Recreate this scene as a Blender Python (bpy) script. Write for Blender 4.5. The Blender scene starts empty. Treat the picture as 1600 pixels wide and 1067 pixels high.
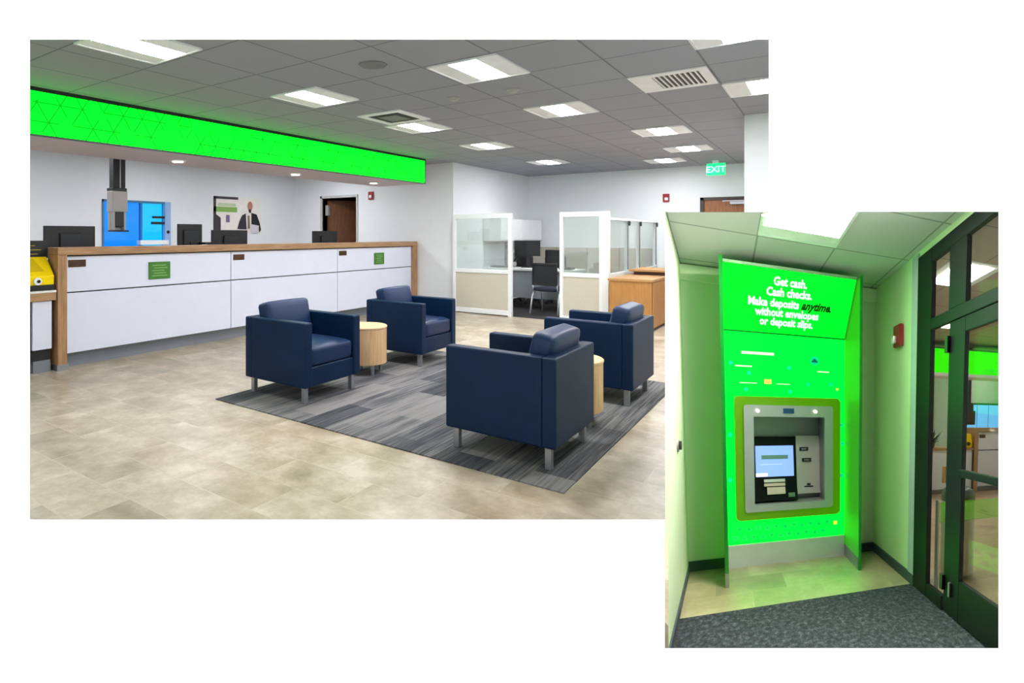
import bpy, bmesh, math, random
from mathutils import Vector, Matrix
random.seed(7)
SC = bpy.context.scene
COL = SC.collection

# ------------------------------------------------------------------ camera, world, exposure
YAW = math.atan2(1300 - 624, 915)
CY, SY = math.cos(YAW), math.sin(YAW)
EYE = Vector((0, 0, 1.38))
RIGHT, FWD, UP = Vector((CY, SY, 0)), Vector((-SY, CY, 0)), Vector((0, 0, 1))
cd = bpy.data.cameras.new('camera')
cam = bpy.data.objects.new('camera', cd)
COL.objects.link(cam)
cam.location = EYE
cam.rotation_euler = (math.pi / 2, 0, YAW)
cd.sensor_width = 36
cd.lens = 915 / 1600 * 36
cd.shift_x = (800 - 624) / 1600          # shifted lens, looks level
cd.shift_y = -(533.5 - 366) / 1600
cd.clip_start = 0.05
SC.camera = cam
w = bpy.data.worlds.new('world'); SC.world = w; w.use_nodes = True
w.node_tree.nodes['Background'].inputs[0].default_value = (1, 1, 1, 1)
w.node_tree.nodes['Background'].inputs[1].default_value = 1.12      # bright overcast daylight
SC.view_settings.view_transform = 'Standard'
SC.view_settings.look = 'None'
SC.view_settings.gamma = 1
SC.view_settings.use_curve_mapping = False
SC.view_settings.exposure = 0.0
LENS_POWER = 76.0        # lobby troffers
SIGN_POWER = 2.0       # back-lit green panels
SC.cycles.max_bounces = 8
SC.cycles.transparent_max_bounces = 12
SC.cycles.use_denoising = True

# ------------------------------------------------------------------ materials
def lin(c):
    return tuple(((v / 255) / 12.92 if v / 255 <= .04045 else ((v / 255 + .055) / 1.055) ** 2.4) for v in c) + (1,)

class NT:
    def __init__(s, name):
        s.m = bpy.data.materials.new(name); s.m.use_nodes = True
        s.t = s.m.node_tree; s.b = s.t.nodes['Principled BSDF']; s.out = s.t.nodes['Material Output']
    def n(s, typ, **kw):
        nd = s.t.nodes.new(typ)
        for k, v in kw.items():
            if k.startswith('i_'): nd.inputs[k[2:].replace('_', ' ')].default_value = v
            else: setattr(nd, k, v)
        return nd
    def l(s, a, b): s.t.links.new(a, b)
    def lp(s, scale=(1, 1, 1), loc=(0, 0, 0), rot=(0, 0, 0)):
        a = s.n('ShaderNodeAttribute', attribute_name='lp'); m = s.n('ShaderNodeMapping')
        m.inputs['Scale'].default_value = scale; m.inputs['Location'].default_value = loc; m.inputs['Rotation'].default_value = rot
        s.l(a.outputs['Vector'], m.inputs['Vector']); return m.outputs[0]
    def noise(s, vec, scale, detail=3, rough=.5):
        nz = s.n('ShaderNodeTexNoise'); nz.inputs['Scale'].default_value = scale; nz.inputs['Detail'].default_value = detail
        nz.inputs['Roughness'].default_value = rough; s.l(vec, nz.inputs['Vector']); return nz.outputs['Fac']
    def ramp(s, fac, stops):
        r = s.n('ShaderNodeValToRGB'); e = r.color_ramp.elements
        while len(e) < len(stops): e.new(.5)
        for k, (p, c) in zip(e, stops): k.position = p; k.color = c
        s.l(fac, r.inputs[0]); return r.outputs[0]
    def mix(s, fac, a, b, mode='MIX'):
        m = s.n('ShaderNodeMix', data_type='RGBA', blend_type=mode)
        for sock, v in ((m.inputs[0], fac), (m.inputs[6], a), (m.inputs[7], b)):
            if hasattr(v, 'links'): s.l(v, sock)
            else: sock.default_value = v
        return m.outputs[2]
    def math(s, op, a, b=0.0, c=None):
        m = s.n('ShaderNodeMath', operation=op)
        for k, v in enumerate((a, b) if c is None else (a, b, c)):
            if hasattr(v, 'links'): s.l(v, m.inputs[k])
            else: m.inputs[k].default_value = v
        return m.outputs[0]
    def bump(s, h, strength=.2, dist=.002):
        b = s.n('ShaderNodeBump'); b.inputs['Strength'].default_value = strength; b.inputs['Distance'].default_value = dist
        s.l(h, b.inputs['Height']); s.l(b.outputs[0], s.b.inputs['Normal'])

def M(name, rgb, rough=.5, metal=0, vary=.04, scale=8, spec=.5, bump=0, em=None, emp=1.0):
    t = NT(name); c = lin(rgb)
    f = t.noise(t.lp(), scale)
    lo = tuple(v * (1 - vary) for v in c[:3]) + (1,); hi = tuple(min(1, v * (1 + vary)) for v in c[:3]) + (1,)
    t.l(t.ramp(f, [(.3, lo), (.7, hi)]), t.b.inputs['Base Color'])
    t.b.inputs['Roughness'].default_value = rough; t.b.inputs['Metallic'].default_value = metal
    t.b.inputs['Specular IOR Level'].default_value = spec
    if bump: t.bump(t.noise(t.lp(), 140, 2), bump)
    if em:
        t.b.inputs['Emission Color'].default_value = lin(em); t.b.inputs['Emission Strength'].default_value = emp
    return t.m

def M_wood(name, a, b, axis=2, rough=.45):
    t = NT(name); sc = [14, 14, 14]; sc[axis] = 1.2
    f = t.noise(t.lp(tuple(sc)), 3, 5, .6)
    t.l(t.ramp(f, [(.3, lin(a)), (.7, lin(b))]), t.b.inputs['Base Color'])
    t.b.inputs['Roughness'].default_value = rough; return t.m

def M_floor(name, c1, c2, c3, wx, wy, loc=(0, 0, 0), rough=.32):
    t = NT(name); v = t.lp(loc=loc)
    br = t.n('ShaderNodeTexBrick', offset=.5, i_Scale=1.0, i_Mortar_Size=.0022, i_Mortar_Smooth=.2, i_Brick_Width=wx, i_Row_Height=wy, i_Bias=0.0)
    br.inputs['Color1'].default_value = (0, 0, 0, 1); br.inputs['Color2'].default_value = (1, 1, 1, 1); br.inputs['Mortar'].default_value = (.6, .6, .6, 1)
    t.l(v, br.inputs['Vector'])
    # each tile gets its own offset in the cloudy stone pattern
    sh = t.n('ShaderNodeVectorMath', operation='ADD'); t.l(v, sh.inputs[0])
    k = t.n('ShaderNodeVectorMath', operation='SCALE'); t.l(br.outputs['Color'], k.inputs[0]); k.inputs['Scale'].default_value = 5.0
    t.l(k.outputs[0], sh.inputs[1])
    f1 = t.noise(sh.outputs[0], 3.0, 10, .72)
    base = t.ramp(f1, [(.33, lin(c1)), (.5, lin(c2)), (.66, lin(c3))])
    tint = t.ramp(br.outputs['Color'], [(0, (.76, .755, .71, 1)), (.35, (1, .99, .97, 1)), (1, (1.0, .96, .92, 1))])
    col = t.mix(1.0, base, tint, 'MULTIPLY')
    col = t.mix(t.math('MULTIPLY', br.outputs['Fac'], .45), col, lin(c3))
    t.l(col, t.b.inputs['Base Color'])
    t.l(t.math('MULTIPLY_ADD', f1, .25, rough - .1), t.b.inputs['Roughness'])
    t.bump(f1, .08, .002)
    return t.m

def M_ceiling(name, rgb, wx, wy, loc, line=.55):
    t = NT(name); v = t.lp(loc=loc)
    br = t.n('ShaderNodeTexBrick', offset=0.0, i_Scale=1.0, i_Mortar_Size=.008, i_Mortar_Smooth=.1, i_Brick_Width=wx, i_Row_Height=wy)
    c = lin(rgb)
    br.inputs['Color1'].default_value = tuple(x * .97 for x in c[:3]) + (1,); br.inputs['Color2'].default_value = c
    br.inputs['Mortar'].default_value = tuple(x * line for x in c[:3]) + (1,)
    t.l(v, br.inputs['Vector']); t.l(br.outputs['Color'], t.b.inputs['Base Color'])
    t.b.inputs['Roughness'].default_value = .9
    t.bump(t.noise(v, 260, 2), .25, .003)
    return t.m

def tri_lines(t, v, size, width, thr=.52):
    """thin lines along three directions at 60 degrees, kept only in patches: a mesh of triangles. v: vector whose x,y lie in the panel"""
    sx = t.n('ShaderNodeSeparateXYZ'); t.l(v, sx.inputs[0]); X, Y = sx.outputs[0], sx.outputs[1]
    out = None
    for kx, ky in ((0, 1.0), (.866, .5), (.866, -.5)):
        d = t.math('ADD', t.math('MULTIPLY', X, kx), t.math('MULTIPLY', Y, ky))
        f = t.math('ABSOLUTE', t.math('SUBTRACT', t.math('FRACT', t.math('DIVIDE', d, size)), .5))
        ln = t.math('GREATER_THAN', f, .5 - width)
        out = ln if out is None else t.math('MAXIMUM', out, ln)
    nz = t.n('ShaderNodeTexNoise'); nz.inputs['Scale'].default_value = .55 / size; nz.inputs['Detail'].default_value = 1
    t.l(v, nz.inputs['Vector'])
    out = t.math('MULTIPLY', out, t.math('GREATER_THAN', nz.outputs['Fac'], thr))
    return out

def M_sign(name, rgb, dark, swap, size=.16, width=.02, power=None, thr=.52, noise_amt=.12):
    t = NT(name)
    a = t.n('ShaderNodeAttribute', attribute_name='lp'); s = t.n('ShaderNodeSeparateXYZ'); t.l(a.outputs['Vector'], s.inputs[0])
    c = t.n('ShaderNodeCombineXYZ'); t.l(s.outputs[swap[0]], c.inputs[0]); t.l(s.outputs[swap[1]], c.inputs[1])
    ln = tri_lines(t, c.outputs[0], size, width, thr)
    f = t.noise(c.outputs[0], 3.0, 2)
    base = t.mix(t.math('MULTIPLY', f, noise_amt * 2), lin(rgb), lin(dark))
    col = t.mix(t.math('MULTIPLY', ln, .8), base, lin(dark))
    t.l(col, t.b.inputs['Emission Color']); t.b.inputs['Emission Strength'].default_value = power or SIGN_POWER
    t.l(t.mix(1.0, col, (.1, .1, .1, 1), 'MULTIPLY'), t.b.inputs['Base Color']); t.b.inputs['Roughness'].default_value = .6; t.b.inputs['Specular IOR Level'].default_value = .1
    return t.m

def M_emit(name, rgb, p, rgb_base=None):
    t = NT(name); t.b.inputs['Base Color'].default_value = lin(rgb_base or rgb)
    t.b.inputs['Emission Color'].default_value = lin(rgb); t.b.inputs['Emission Strength'].default_value = p
    return t.m

def M_glass(name, tint=(235, 245, 240), gloss=.04, rough=.02, dust=0.0):
    t = NT(name); t.t.nodes.remove(t.b)
    tr = t.n('ShaderNodeBsdfTransparent'); tr.inputs[0].default_value = tuple(v ** .5 for v in lin(tint)[:3]) + (1,)     # a pane has two faces
    gl = t.n('ShaderNodeBsdfGlossy'); gl.inputs['Roughness'].default_value = rough
    mx = t.n('ShaderNodeMixShader'); mx.inputs[0].default_value = gloss
    t.l(tr.outputs[0], mx.inputs[1]); t.l(gl.outputs[0], mx.inputs[2])
    last = mx.outputs[0]
    if dust:
        df = t.n('ShaderNodeBsdfDiffuse'); df.inputs[0].default_value = (.8, .85, .82, 1)
        m2 = t.n('ShaderNodeMixShader'); m2.inputs[0].default_value = dust; t.l(last, m2.inputs[1]); t.l(df.outputs[0], m2.inputs[2]); last = m2.outputs[0]
    t.l(last, t.out.inputs[0]); return t.m

def M_carpet(name, plank=True):
    t = NT(name); v = t.lp()
    if plank:
        # planks 0.25 wide (x), 1 m long (y), each its own grey, with fine lengthwise streaks
        sw = t.lp(rot=(0, 0, math.pi / 2), loc=(.2, .14, 0))
        br = t.n('ShaderNodeTexBrick', offset=.37, i_Scale=1.0, i_Mortar_Size=.0, i_Brick_Width=1.0, i_Row_Height=.25)
        br.inputs['Color1'].default_value = (0, 0, 0, 1); br.inputs['Color2'].default_value = (1, 1, 1, 1); t.l(sw, br.inputs['Vector'])
        fine = t.noise(t.lp((75, 2.2, 1)), 1.0, 3, .6)
        mid = t.noise(t.lp((16, .8, 1)), 1.0, 2, .5)
        val = t.math('ADD', t.math('MULTIPLY', br.outputs['Color'], .36), t.math('ADD', t.math('MULTIPLY', fine, .85), t.math('MULTIPLY', mid, .5)))
        col = t.ramp(val, [(.50, lin((48, 50, 56))), (.78, lin((86, 87, 91))), (1.02, lin((132, 129, 128)))])
        t.l(col, t.b.inputs['Base Color'])
    else:
        f = t.noise(v, 90, 4, .8); g = t.noise(v, 30, 2)
        t.l(t.ramp(t.math('MULTIPLY_ADD', g, .5, t.math('MULTIPLY', f, .6)), [(.42, lin((40, 43, 50))), (.58, lin((64, 68, 76))), (.72, lin((104, 108, 118)))]), t.b.inputs['Base Color'])
    t.b.inputs['Roughness'].default_value = 1; t.b.inputs['Specular IOR Level'].default_value = .1
    t.bump(t.noise(v, 300, 2), .5, .004)
    return t.m

m_white = M('white_wall_paint', (228, 232, 235), .8, vary=.01)
m_margin = M('page_margin_white', (252, 252, 252), .95, vary=0, spec=0)
m_floor = M_floor('stone_look_tile', (152, 138, 116), (182, 169, 149), (210, 200, 185), .6, .3, loc=(.24, -.12, 0))
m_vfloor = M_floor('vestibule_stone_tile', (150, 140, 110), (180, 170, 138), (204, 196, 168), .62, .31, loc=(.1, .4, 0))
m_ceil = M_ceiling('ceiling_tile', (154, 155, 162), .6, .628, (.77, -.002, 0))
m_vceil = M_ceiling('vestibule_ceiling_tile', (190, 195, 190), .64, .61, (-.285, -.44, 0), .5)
m_trim_grey = M('grey_vinyl_base', (92, 98, 108), .6)
m_green_sign = M_sign('lit_green_fascia', (0, 250, 34), (0, 110, 12), (1, 2), .17, .036, thr=.46, noise_amt=.04)
m_black = M('black_plastic', (22, 23, 26), .45, vary=.1)
m_dark = M('dark_metal', (40, 42, 46), .4, .3)
m_navy = M('navy_leather', (2, 32, 64), .48, vary=.1, scale=5, bump=.08, spec=.22)
m_navy_s = M('navy_leather_cushion', (18, 42, 80), .42, vary=.08, scale=4, bump=.08, spec=.35)
m_alu = M('brushed_aluminium', (165, 168, 176), .35, .8)
m_wood = M_wood('oak_laminate', (146, 108, 74), (184, 146, 106), 1)
m_woodv = M_wood('oak_laminate_upright', (146, 108, 74), (184, 146, 106), 2)
m_panel = M('white_laminate', (222, 227, 244), .3, vary=.01)
m_toe = M('grey_toe_kick', (130, 136, 146), .4, .3)
m_maple = M_wood('maple_veneer', (205, 165, 120), (228, 190, 145), 2)
m_oakc = M_wood('golden_oak_veneer', (168, 118, 62), (190, 138, 78), 2)
m_oakt = M_wood('golden_oak_top', (176, 132, 80), (196, 150, 96), 1)
m_frame = M('white_powder_coat', (236, 238, 240), .35, vary=.01)
m_beige = M('beige_fabric_panel', (200, 194, 178), .9, vary=.04, scale=40)
m_taupe = M('taupe_fabric_panel', (186, 180, 166), .95, vary=.05, scale=60)
m_desk = M('white_desktop', (232, 234, 234), .35)
m_deskg = M('grey_modesty_panel', (148, 154, 162), .5)
m_rug = M_carpet('carpet_planks'); m_mat = M_carpet('entrance_matting', False)
m_cubcarp = M('dark_carpet', (60, 58, 60), 1, vary=.2, scale=60, spec=.1)
m_glass = M_glass('clear_glass')
m_pglass = M_glass('partition_glass', (236, 244, 240), .1, dust=.10)
m_blue = M_glass('blue_daylight_glass', (18, 140, 255), .03)  # blue of the daylight outside is put into the glass colour
m_cyan = M_glass('cyan_daylight_glass', (30, 196, 255), .03)  # lighter part of that daylight, again as glass colour
m_brown = M_wood('walnut_door', (88, 52, 26), (118, 72, 38), 2)
m_bronze = M('bronze_plate', (84, 58, 38), .35, .5)
m_plaque = M('green_plaque', (62, 122, 40), .5)
m_plaque_t = M('green_plaque_text', (128, 176, 92), .5)
m_yellow = M('yellow_plastic', (255, 222, 0), .3, vary=.02)
m_yellow_d = M('yellow_tray', (222, 190, 0), .4, vary=.02)
m_red = M('red_plastic', (150, 20, 32), .35)
m_lens = M_emit('lit_lens', (252, 252, 255), LENS_POWER)
m_refl = M('white_reflector', (244, 244, 246), .5)
m_led = M_emit('downlight_lens', (255, 240, 220), 6)
m_greyp = M('grey_plastic', (168, 166, 164), .45)
m_chrome = M('chrome', (225, 228, 232), .25, .5)
m_screen_off = M('dark_screen', (14, 16, 20), .15)
m_wtext = M('white_lettering', (240, 255, 245), .5, em=(235, 255, 255), emp=.9)
m_ktext = M('black_script', (20, 40, 20), .5)
m_exit = M_emit('exit_green', (10, 235, 130), 1.0)
m_exit_t = M_emit('exit_letters', (160, 255, 205), 1.1)

# ------------------------------------------------------------------ mesh helpers
def ident(p): return Vector(p)
# The lobby stands on the world axes. The ATM vestibule is sheared about the camera, axes fitted to image vanishing points:
# side walls not square to the ATM wall, floor sloping. Coordinates there: metres along the ATM wall, towards it, up.
VU = Vector((0.54433, 0.84850, -0.11900))
VD = Vector((-0.17028, 1.29406, -0.36100))
VW = Vector((0.00026, -0.10300, 0.73800))
VO = EYE - VW * 1.5
def vest(p): return VO + VU * p[0] + VD * p[1] + VW * p[2]
XF = ident

class MB:
    def __init__(s): s.v = []; s.f = []
    def add(s, vs, fs):
        k = len(s.v); s.v += [Vector(v) for v in vs]; s.f += [tuple(i + k for i in f) for f in fs]; return s
    def box(s, x0, x1, y0, y1, z0, z1):
        if x0 > x1: x0, x1 = x1, x0
        if y0 > y1: y0, y1 = y1, y0
        if z0 > z1: z0, z1 = z1, z0
        return s.add([(x0, y0, z0), (x1, y0, z0), (x1, y1, z0), (x0, y1, z0), (x0, y0, z1), (x1, y0, z1), (x1, y1, z1), (x0, y1, z1)],
                     [(3, 2, 1, 0), (4, 5, 6, 7), (0, 1, 5, 4), (1, 2, 6, 5), (2, 3, 7, 6), (3, 0, 4, 7)])
    def prism(s, pts, ax, a0, a1):
        """closed polygon pts in the two other axes, extruded along axis ax from a0 to a1"""
        def mk(p, a):
            q = list(p); q.insert(ax, a); return q
        n = len(pts); vs = [mk(p, a0) for p in pts] + [mk(p, a1) for p in pts]
        fs = [tuple(range(n))[::-1], tuple(range(n, 2 * n))] + [(i, (i + 1) % n, (i + 1) % n + n, i + n) for i in range(n)]
        return s.add(vs, fs)
    def cyl(s, c, r, h, ax=2, n=24, r2=None):
        r2 = r if r2 is None else r2; vs = []
        for k, (rr, t) in enumerate(((r, 0), (r2, h))):
            for i in range(n):
                a = 2 * math.pi * i / n; q = [rr * math.cos(a), rr * math.sin(a)]; q.insert(ax, t)
                vs.append(Vector(q) + Vector(c))
        fs = [tuple(range(n))[::-1], tuple(range(n, 2 * n))] + [(i, (i + 1) % n, (i + 1) % n + n, i + n) for i in range(n)]
        return s.add(vs, fs)
    def lathe(s, c, prof, n=32):
        vs = []
        for r, z in prof:
            for i in range(n):
                a = 2 * math.pi * i / n; vs.append((c[0] + r * math.cos(a), c[1] + r * math.sin(a), c[2] + z))
        fs = [(j * n + i, j * n + (i + 1) % n, (j + 1) * n + (i + 1) % n, (j + 1) * n + i) for j in range(len(prof) - 1) for i in range(n)]
        fs += [tuple(range(n))[::-1], tuple(range((len(prof) - 1) * n, len(prof) * n))]
        return s.add(vs, fs)
    def tube(s, pts, r, n=10):
        pts = [Vector(p) for p in pts]; rings = []
        for i, p in enumerate(pts):
            t = (pts[min(i + 1, len(pts) - 1)] - pts[max(i - 1, 0)]).normalized()
            a = t.cross(Vector((0, 0, 1))); a = a.normalized() if a.length > .1 else t.cross(Vector((1, 0, 0))).normalized()
            b = t.cross(a)
            rings.append([p + (a * math.cos(2 * math.pi * k / n) + b * math.sin(2 * math.pi * k / n)) * r for k in range(n)])
        vs = [v for R_ in rings for v in R_]
        fs = [(j * n + i, j * n + (i + 1) % n, (j + 1) * n + (i + 1) % n, (j + 1) * n + i) for j in range(len(pts) - 1) for i in range(n)]
        fs += [tuple(range(n))[::-1], tuple(range((len(pts) - 1) * n, len(pts) * n))]
        return s.add(vs, fs)
    def soft(s, c, half, r, bulge=(0, 0, 0), n=10, rot=None):
        """cushion: rounded box with bulging faces"""
        c = Vector(c); hx = Vector(half); grid = {}
        vs, fs = [], []
        def key(i, j, k):
            if (i, j, k) in grid: return grid[i, j, k]
            p = Vector((2 * i / n - 1, 2 * j / n - 1, 2 * k / n - 1)); q = Vector([p[a] * hx[a] for a in range(3)])
            inn = Vector([max(-(hx[a] - r), min(hx[a] - r, q[a])) for a in range(3)]); d = q - inn
            if d.length > 1e-9: q = inn + d.normalized() * r
            for a in range(3):
                o = [b for b in range(3) if b != a]
                q[a] += bulge[a] * p[a] * (1 - p[o[0]] ** 2) * (1 - p[o[1]] ** 2)
            if rot: q = rot @ q
            vs.append(q + c); grid[i, j, k] = len(vs) - 1; return len(vs) - 1
        for i in range(n):
            for j in range(n):
                for a in range(3):
                    for side in (0, n):
                        def P(u, v_):
                            t = [u, v_]; t.insert(a, side); return key(*t)
                        q = [P(i, j), P(i + 1, j), P(i + 1, j + 1), P(i, j + 1)]
                        if (side == 0) != (a == 1): q = q[::-1]
                        fs.append(tuple(q))
        return s.add(vs, fs)
    def text(s, body, place, size, align='CENTER', shear=0, depth=.002, bold=0.0):
        """place(x, y, d): text plane point -> coordinates"""
        cu = bpy.data.curves.new('lettering', 'FONT'); cu.body = body; cu.size = size; cu.align_x = align; cu.shear = shear
        cu.extrude = depth; cu.offset = bold; cu.resolution_u = 2
        o = bpy.data.objects.new('lettering', cu); COL.objects.link(o); bpy.context.view_layer.update()
        me = bpy.data.meshes.new_from_object(o.evaluated_get(bpy.context.evaluated_depsgraph_get()))
        s.add([place(v.co.x, v.co.y, v.co.z) for v in me.vertices], [tuple(p.vertices) for p in me.polygons])
        bpy.data.objects.remove(o); bpy.data.curves.remove(cu); bpy.data.meshes.remove(me); return s
    def build(s, name, mat, parent=None, loc=None, bevel=0, seg=2, smooth=False, label=None):
        me = bpy.data.meshes.new(name)
        wv = [XF(v) for v in s.v]
        if parent is not None: base = Vector(parent['base'])
        elif loc is not None: base = XF(loc)
        else: base = Vector((0, 0, 0))
        me.from_pydata([v - base for v in wv], [], s.f)
        bm = bmesh.new(); bm.from_mesh(me); bmesh.ops.recalc_face_normals(bm, faces=bm.faces); bm.to_mesh(me); bm.free()
        at = me.attributes.new('lp', 'FLOAT_VECTOR', 'POINT'); at.data.foreach_set('vector', [c for v in s.v for c in v])
        me.materials.append(mat)
        if smooth: me.polygons.foreach_set('use_smooth', [True] * len(me.polygons))
        o = bpy.data.objects.new(name, me); COL.objects.link(o)
        if parent is not None:
            par = parent; o.parent = par
            if par.type == 'MESH' or par.parent: pass
            o['base'] = tuple(base)
        else: o.location = base; o['base'] = tuple(base)
        if bevel:
            b = o.modifiers.new('bevel', 'BEVEL'); b.width = bevel; b.segments = seg; b.limit_method = 'ANGLE'; b.angle_limit = math.radians(40)
            if not smooth:
                wn = None
        if label: o['label'] = label
        return o

def thing(name, label, cat, loc=(0, 0, 0), group=None, kind=None):
    o = bpy.data.objects.new(name, None); COL.objects.link(o); o.location = XF(loc); o['base'] = tuple(XF(loc)); o.empty_display_size = .1
    o['label'] = label
    if cat: o['category'] = cat
    if group: o['group'] = group
    if kind: o['kind'] = kind
    return o
def tag(o, label, cat, group=None, kind=None):
    o['label'] = label; o['category'] = cat
    if group: o['group'] = group
    if kind: o['kind'] = kind
    return o
def struct(o, label, cat):
    o['kind'] = 'structure'; o['label'] = label; o['category'] = cat; return o
def bx(*a): return MB().box(*a)
def dup(root, loc, label):
    r = root.copy(); COL.objects.link(r); r.location = XF(loc); r['label'] = label; r['base'] = tuple(XF(loc))
    for ch in list(root.children):
        c = ch.copy(); COL.objects.link(c); c.parent = r
        for g in list(ch.children):
            d = g.copy(); COL.objects.link(d); d.parent = c
    return r

# ================================================================== WHITE FRONT WALL ADDED FOR THE PAGE MARGINS, WITH ITS TWO OPENINGS
ZF = 2.0; TH = .12
def cp(x, d, z): return EYE + RIGHT * x + FWD * d + UP * z       # metres right of, ahead of, above the camera
# picture edges in image pixels, turned into metres across and up/down from the camera: lobby opening 2.52 m x 1.64 m, vestibule opening below right of it
L0, L1, T0, B0 = -1.2612, 1.2612, 0.6645, -0.9738
I0, I1, T1, B1 = 0.9071, 2.0459, 0.0765, -1.4131
ring = [(L0, T0), (L1, T0), (L1, T1), (I1, T1), (I1, B1), (I0, B1), (I0, B0), (L0, B0)]
outer = [(-3.4, 2.4), (L1, 2.4), (4.2, 2.4), (4.2, T1), (4.2, -2.9), (I0, -2.9), (-3.4, -2.9), (-3.4, B0)]
sp = .14                                                             # the reveals splay open behind the sharp front edge
back = [(L0 - sp, T0 + sp), (L1 + sp, T0 + sp), (L1 + sp, T1 + sp), (I1 + sp * 2, T1 + sp), (I1 + sp * 2, B1 - sp), (I0 - .0, B1 - sp), (I0 - .0, B0 - sp), (L0 - sp, B0 - sp)]
mb = MB(); n = 8
vs = [cp(x, ZF, z) for x, z in ring] + [cp(x, ZF, z) for x, z in outer] + [cp(x, ZF + TH, z) for x, z in back] + [cp(x, ZF + TH, z) for x, z in outer]
fs = []
def strip(a, b):
    for i in range(n): fs.append((a + i, a + (i + 1) % n, b + (i + 1) % n, b + i))
quads = [(0, 1, 9, 8), (1, 2, 3, 11), (1, 11, 10, 9), (3, 4, 12, 11), (4, 5, 13, 12), (5, 6, 14, 13), (6, 7, 15, 14), (7, 0, 8, 15)]
fs += quads
m2 = lambda q: tuple(i + 16 for i in q)
fs += [m2(q)[::-1] for q in quads]
strip(0, 16); 
mb.add(vs, fs)
struct(mb.build('wall_page_margin', m_margin), 'plain white wall added for the white page margins, with two openings onto the lobby and the vestibule', 'wall')

# ================================================================== LOBBY SHELL
ZC = 2.68
def fline(X): return (2.12 + SY * X) / CY                          # the back of the front wall, in plan
plan = [(-9.58, fline(-9.58)), (-9.58, 9.08), (-5.5, 9.08), (-5.5, 12.33), (-.77, 12.33), (-.77, 7.38), (.35, 7.38)]
fl = plan + [(.35, 6.65), (-.97, 4.62), (-.462, 2.22), (-.5, fline(-.5))]
o = MB().prism(fl, 2, -.1, 0).build('floor', m_floor); struct(o, 'beige stone look tile floor of the bank lobby', 'floor')
cl = plan + [(1.3, 7.38), (1.3, fline(1.3))]
o = MB().prism(cl, 2, ZC, ZC + .1).build('ceiling', m_ceil); struct(o, 'grey suspended tile ceiling over the lobby', 'ceiling')
# teller side wall with the drive-up window hole
wy0, wy1, wz0, wz1 = 4.80, 6.02, 1.0, 1.955
mb = bx(-9.7, -9.58, -6, wy0, 0, ZC).box(-9.7, -9.58, wy1, 9.2, 0, ZC).box(-9.7, -9.58, wy0, wy1, 0, wz0).box(-9.7, -9.58, wy0, wy1, wz1, ZC)
struct(mb.build('wall_left', m_white), 'white wall behind the teller counter with drive-up window', 'wall')
# wall with the open door
dx0, dx1, dz = -8.74, -7.79, 2.14
mb = bx(-9.58, dx0, 9.08, 9.2, 0, ZC).box(dx1, -5.5, 9.08, 9.2, 0, ZC).box(dx0, dx1, 9.08, 9.2, dz, ZC)
struct(mb.build('wall_door_side', m_white), 'white wall with an open brown door beyond the teller counter', 'wall')
struct(bx(-5.62, -5.5, 9.2, 12.45, 0, ZC).build('wall_cubicle_side', m_white), 'white side wall of the cubicle corner', 'wall')
struct(bx(-5.5, -.65, 12.33, 12.45, 0, ZC).build('wall_back', m_white), 'white back wall with exit sign and fire alarm', 'wall')
struct(bx(-.77, .45, 7.38, 7.5, 0, ZC).box(-.77, -.65, 7.5, 12.33, 0, ZC).build('wall_right', m_white), 'white projecting wall at the right side of the lobby', 'wall')
# dark passage behind the open door
mb = bx(-9.0, -8.9, 9.2, 11.2, 0, 2.5).box(-7.5, -7.4, 9.2, 11.2, 0, 2.5).box(-9.0, -7.4, 11.1, 11.2, 0, 2.5).box(-9, -7.4, 9.2, 11.2, 2.4, 2.5)
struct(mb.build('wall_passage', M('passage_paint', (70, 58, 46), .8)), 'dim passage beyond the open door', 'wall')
struct(bx(-9.0, -7.4, 9.08, 11.2, -.1, 0).build('floor_passage', m_cubcarp), 'dark floor of the dim passage', 'floor')
# closing wall above the vestibule roof: its lower edge follows that roof
def roof_z(X, Y):
    q = Vector((X, Y, 0)) - Vector((VO.x, VO.y, 0)) - Vector((VW.x, VW.y, 0)) * 2.99
    det = VU.x * VD.y - VU.y * VD.x
    a = (q.x * VD.y - q.y * VD.x) / det; b = (VU.x * q.y - VU.y * q.x) / det
    return VO.z + VU.z * a + VD.z * b + VW.z * 2.99
ys = [fline(1.3), 4.4, 5.0, 5.6, 6.4, 7.38]
zz = [max(roof_z(1.3, y), 0) + .03 for y in ys]
mb = MB().prism([(y, z) for y, z in zip(ys, zz)] + [(7.38, ZC), (ys[0], ZC)], 0, 1.3, 1.4)
mb.box(.45, 1.4, 7.38, 7.5, 1.1, ZC)
struct(mb.build('wall_far_right', m_white), 'white closing wall at the right end of the lobby', 'wall')

# drive-up window
win = thing('window_1', 'drive-up teller window glowing blue with daylight', 'window', (-9.6, 5.4, wz0), kind='structure')
f = MB()
f.box(-9.66, -9.56, wy0, wy0 + .03, wz0, wz1).box(-9.66, -9.56, wy0, wy1, wz1 - .035, wz1).box(-9.66, -9.56, wy0, wy1, wz0, wz0 + .05)
f.build('window_frame', M('blue_grey_metal', (70, 120, 160), .4, .3), win)
bx(-9.66, -9.55, wy1 - .11, wy1, wz0, wz1).build('jamb', M('pale_blue_metal', (150, 180, 225), .4), win)
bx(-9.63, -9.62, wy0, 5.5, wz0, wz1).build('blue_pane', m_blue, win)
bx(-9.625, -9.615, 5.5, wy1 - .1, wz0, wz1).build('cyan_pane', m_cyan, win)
bx(-9.64, -9.6, 5.47, 5.51, wz0, wz1).build('mullion', M('blue_mullion', (30, 110, 190), .4), win)
bx(-9.62, -9.56, 5.7, 5.91, 1.66, 1.70).build('speaker_bar', m_black, win); bx(-9.62, -9.56, 5.68, 5.91, 1.555, 1.60).build('speaker_bar', m_black, win)
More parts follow.
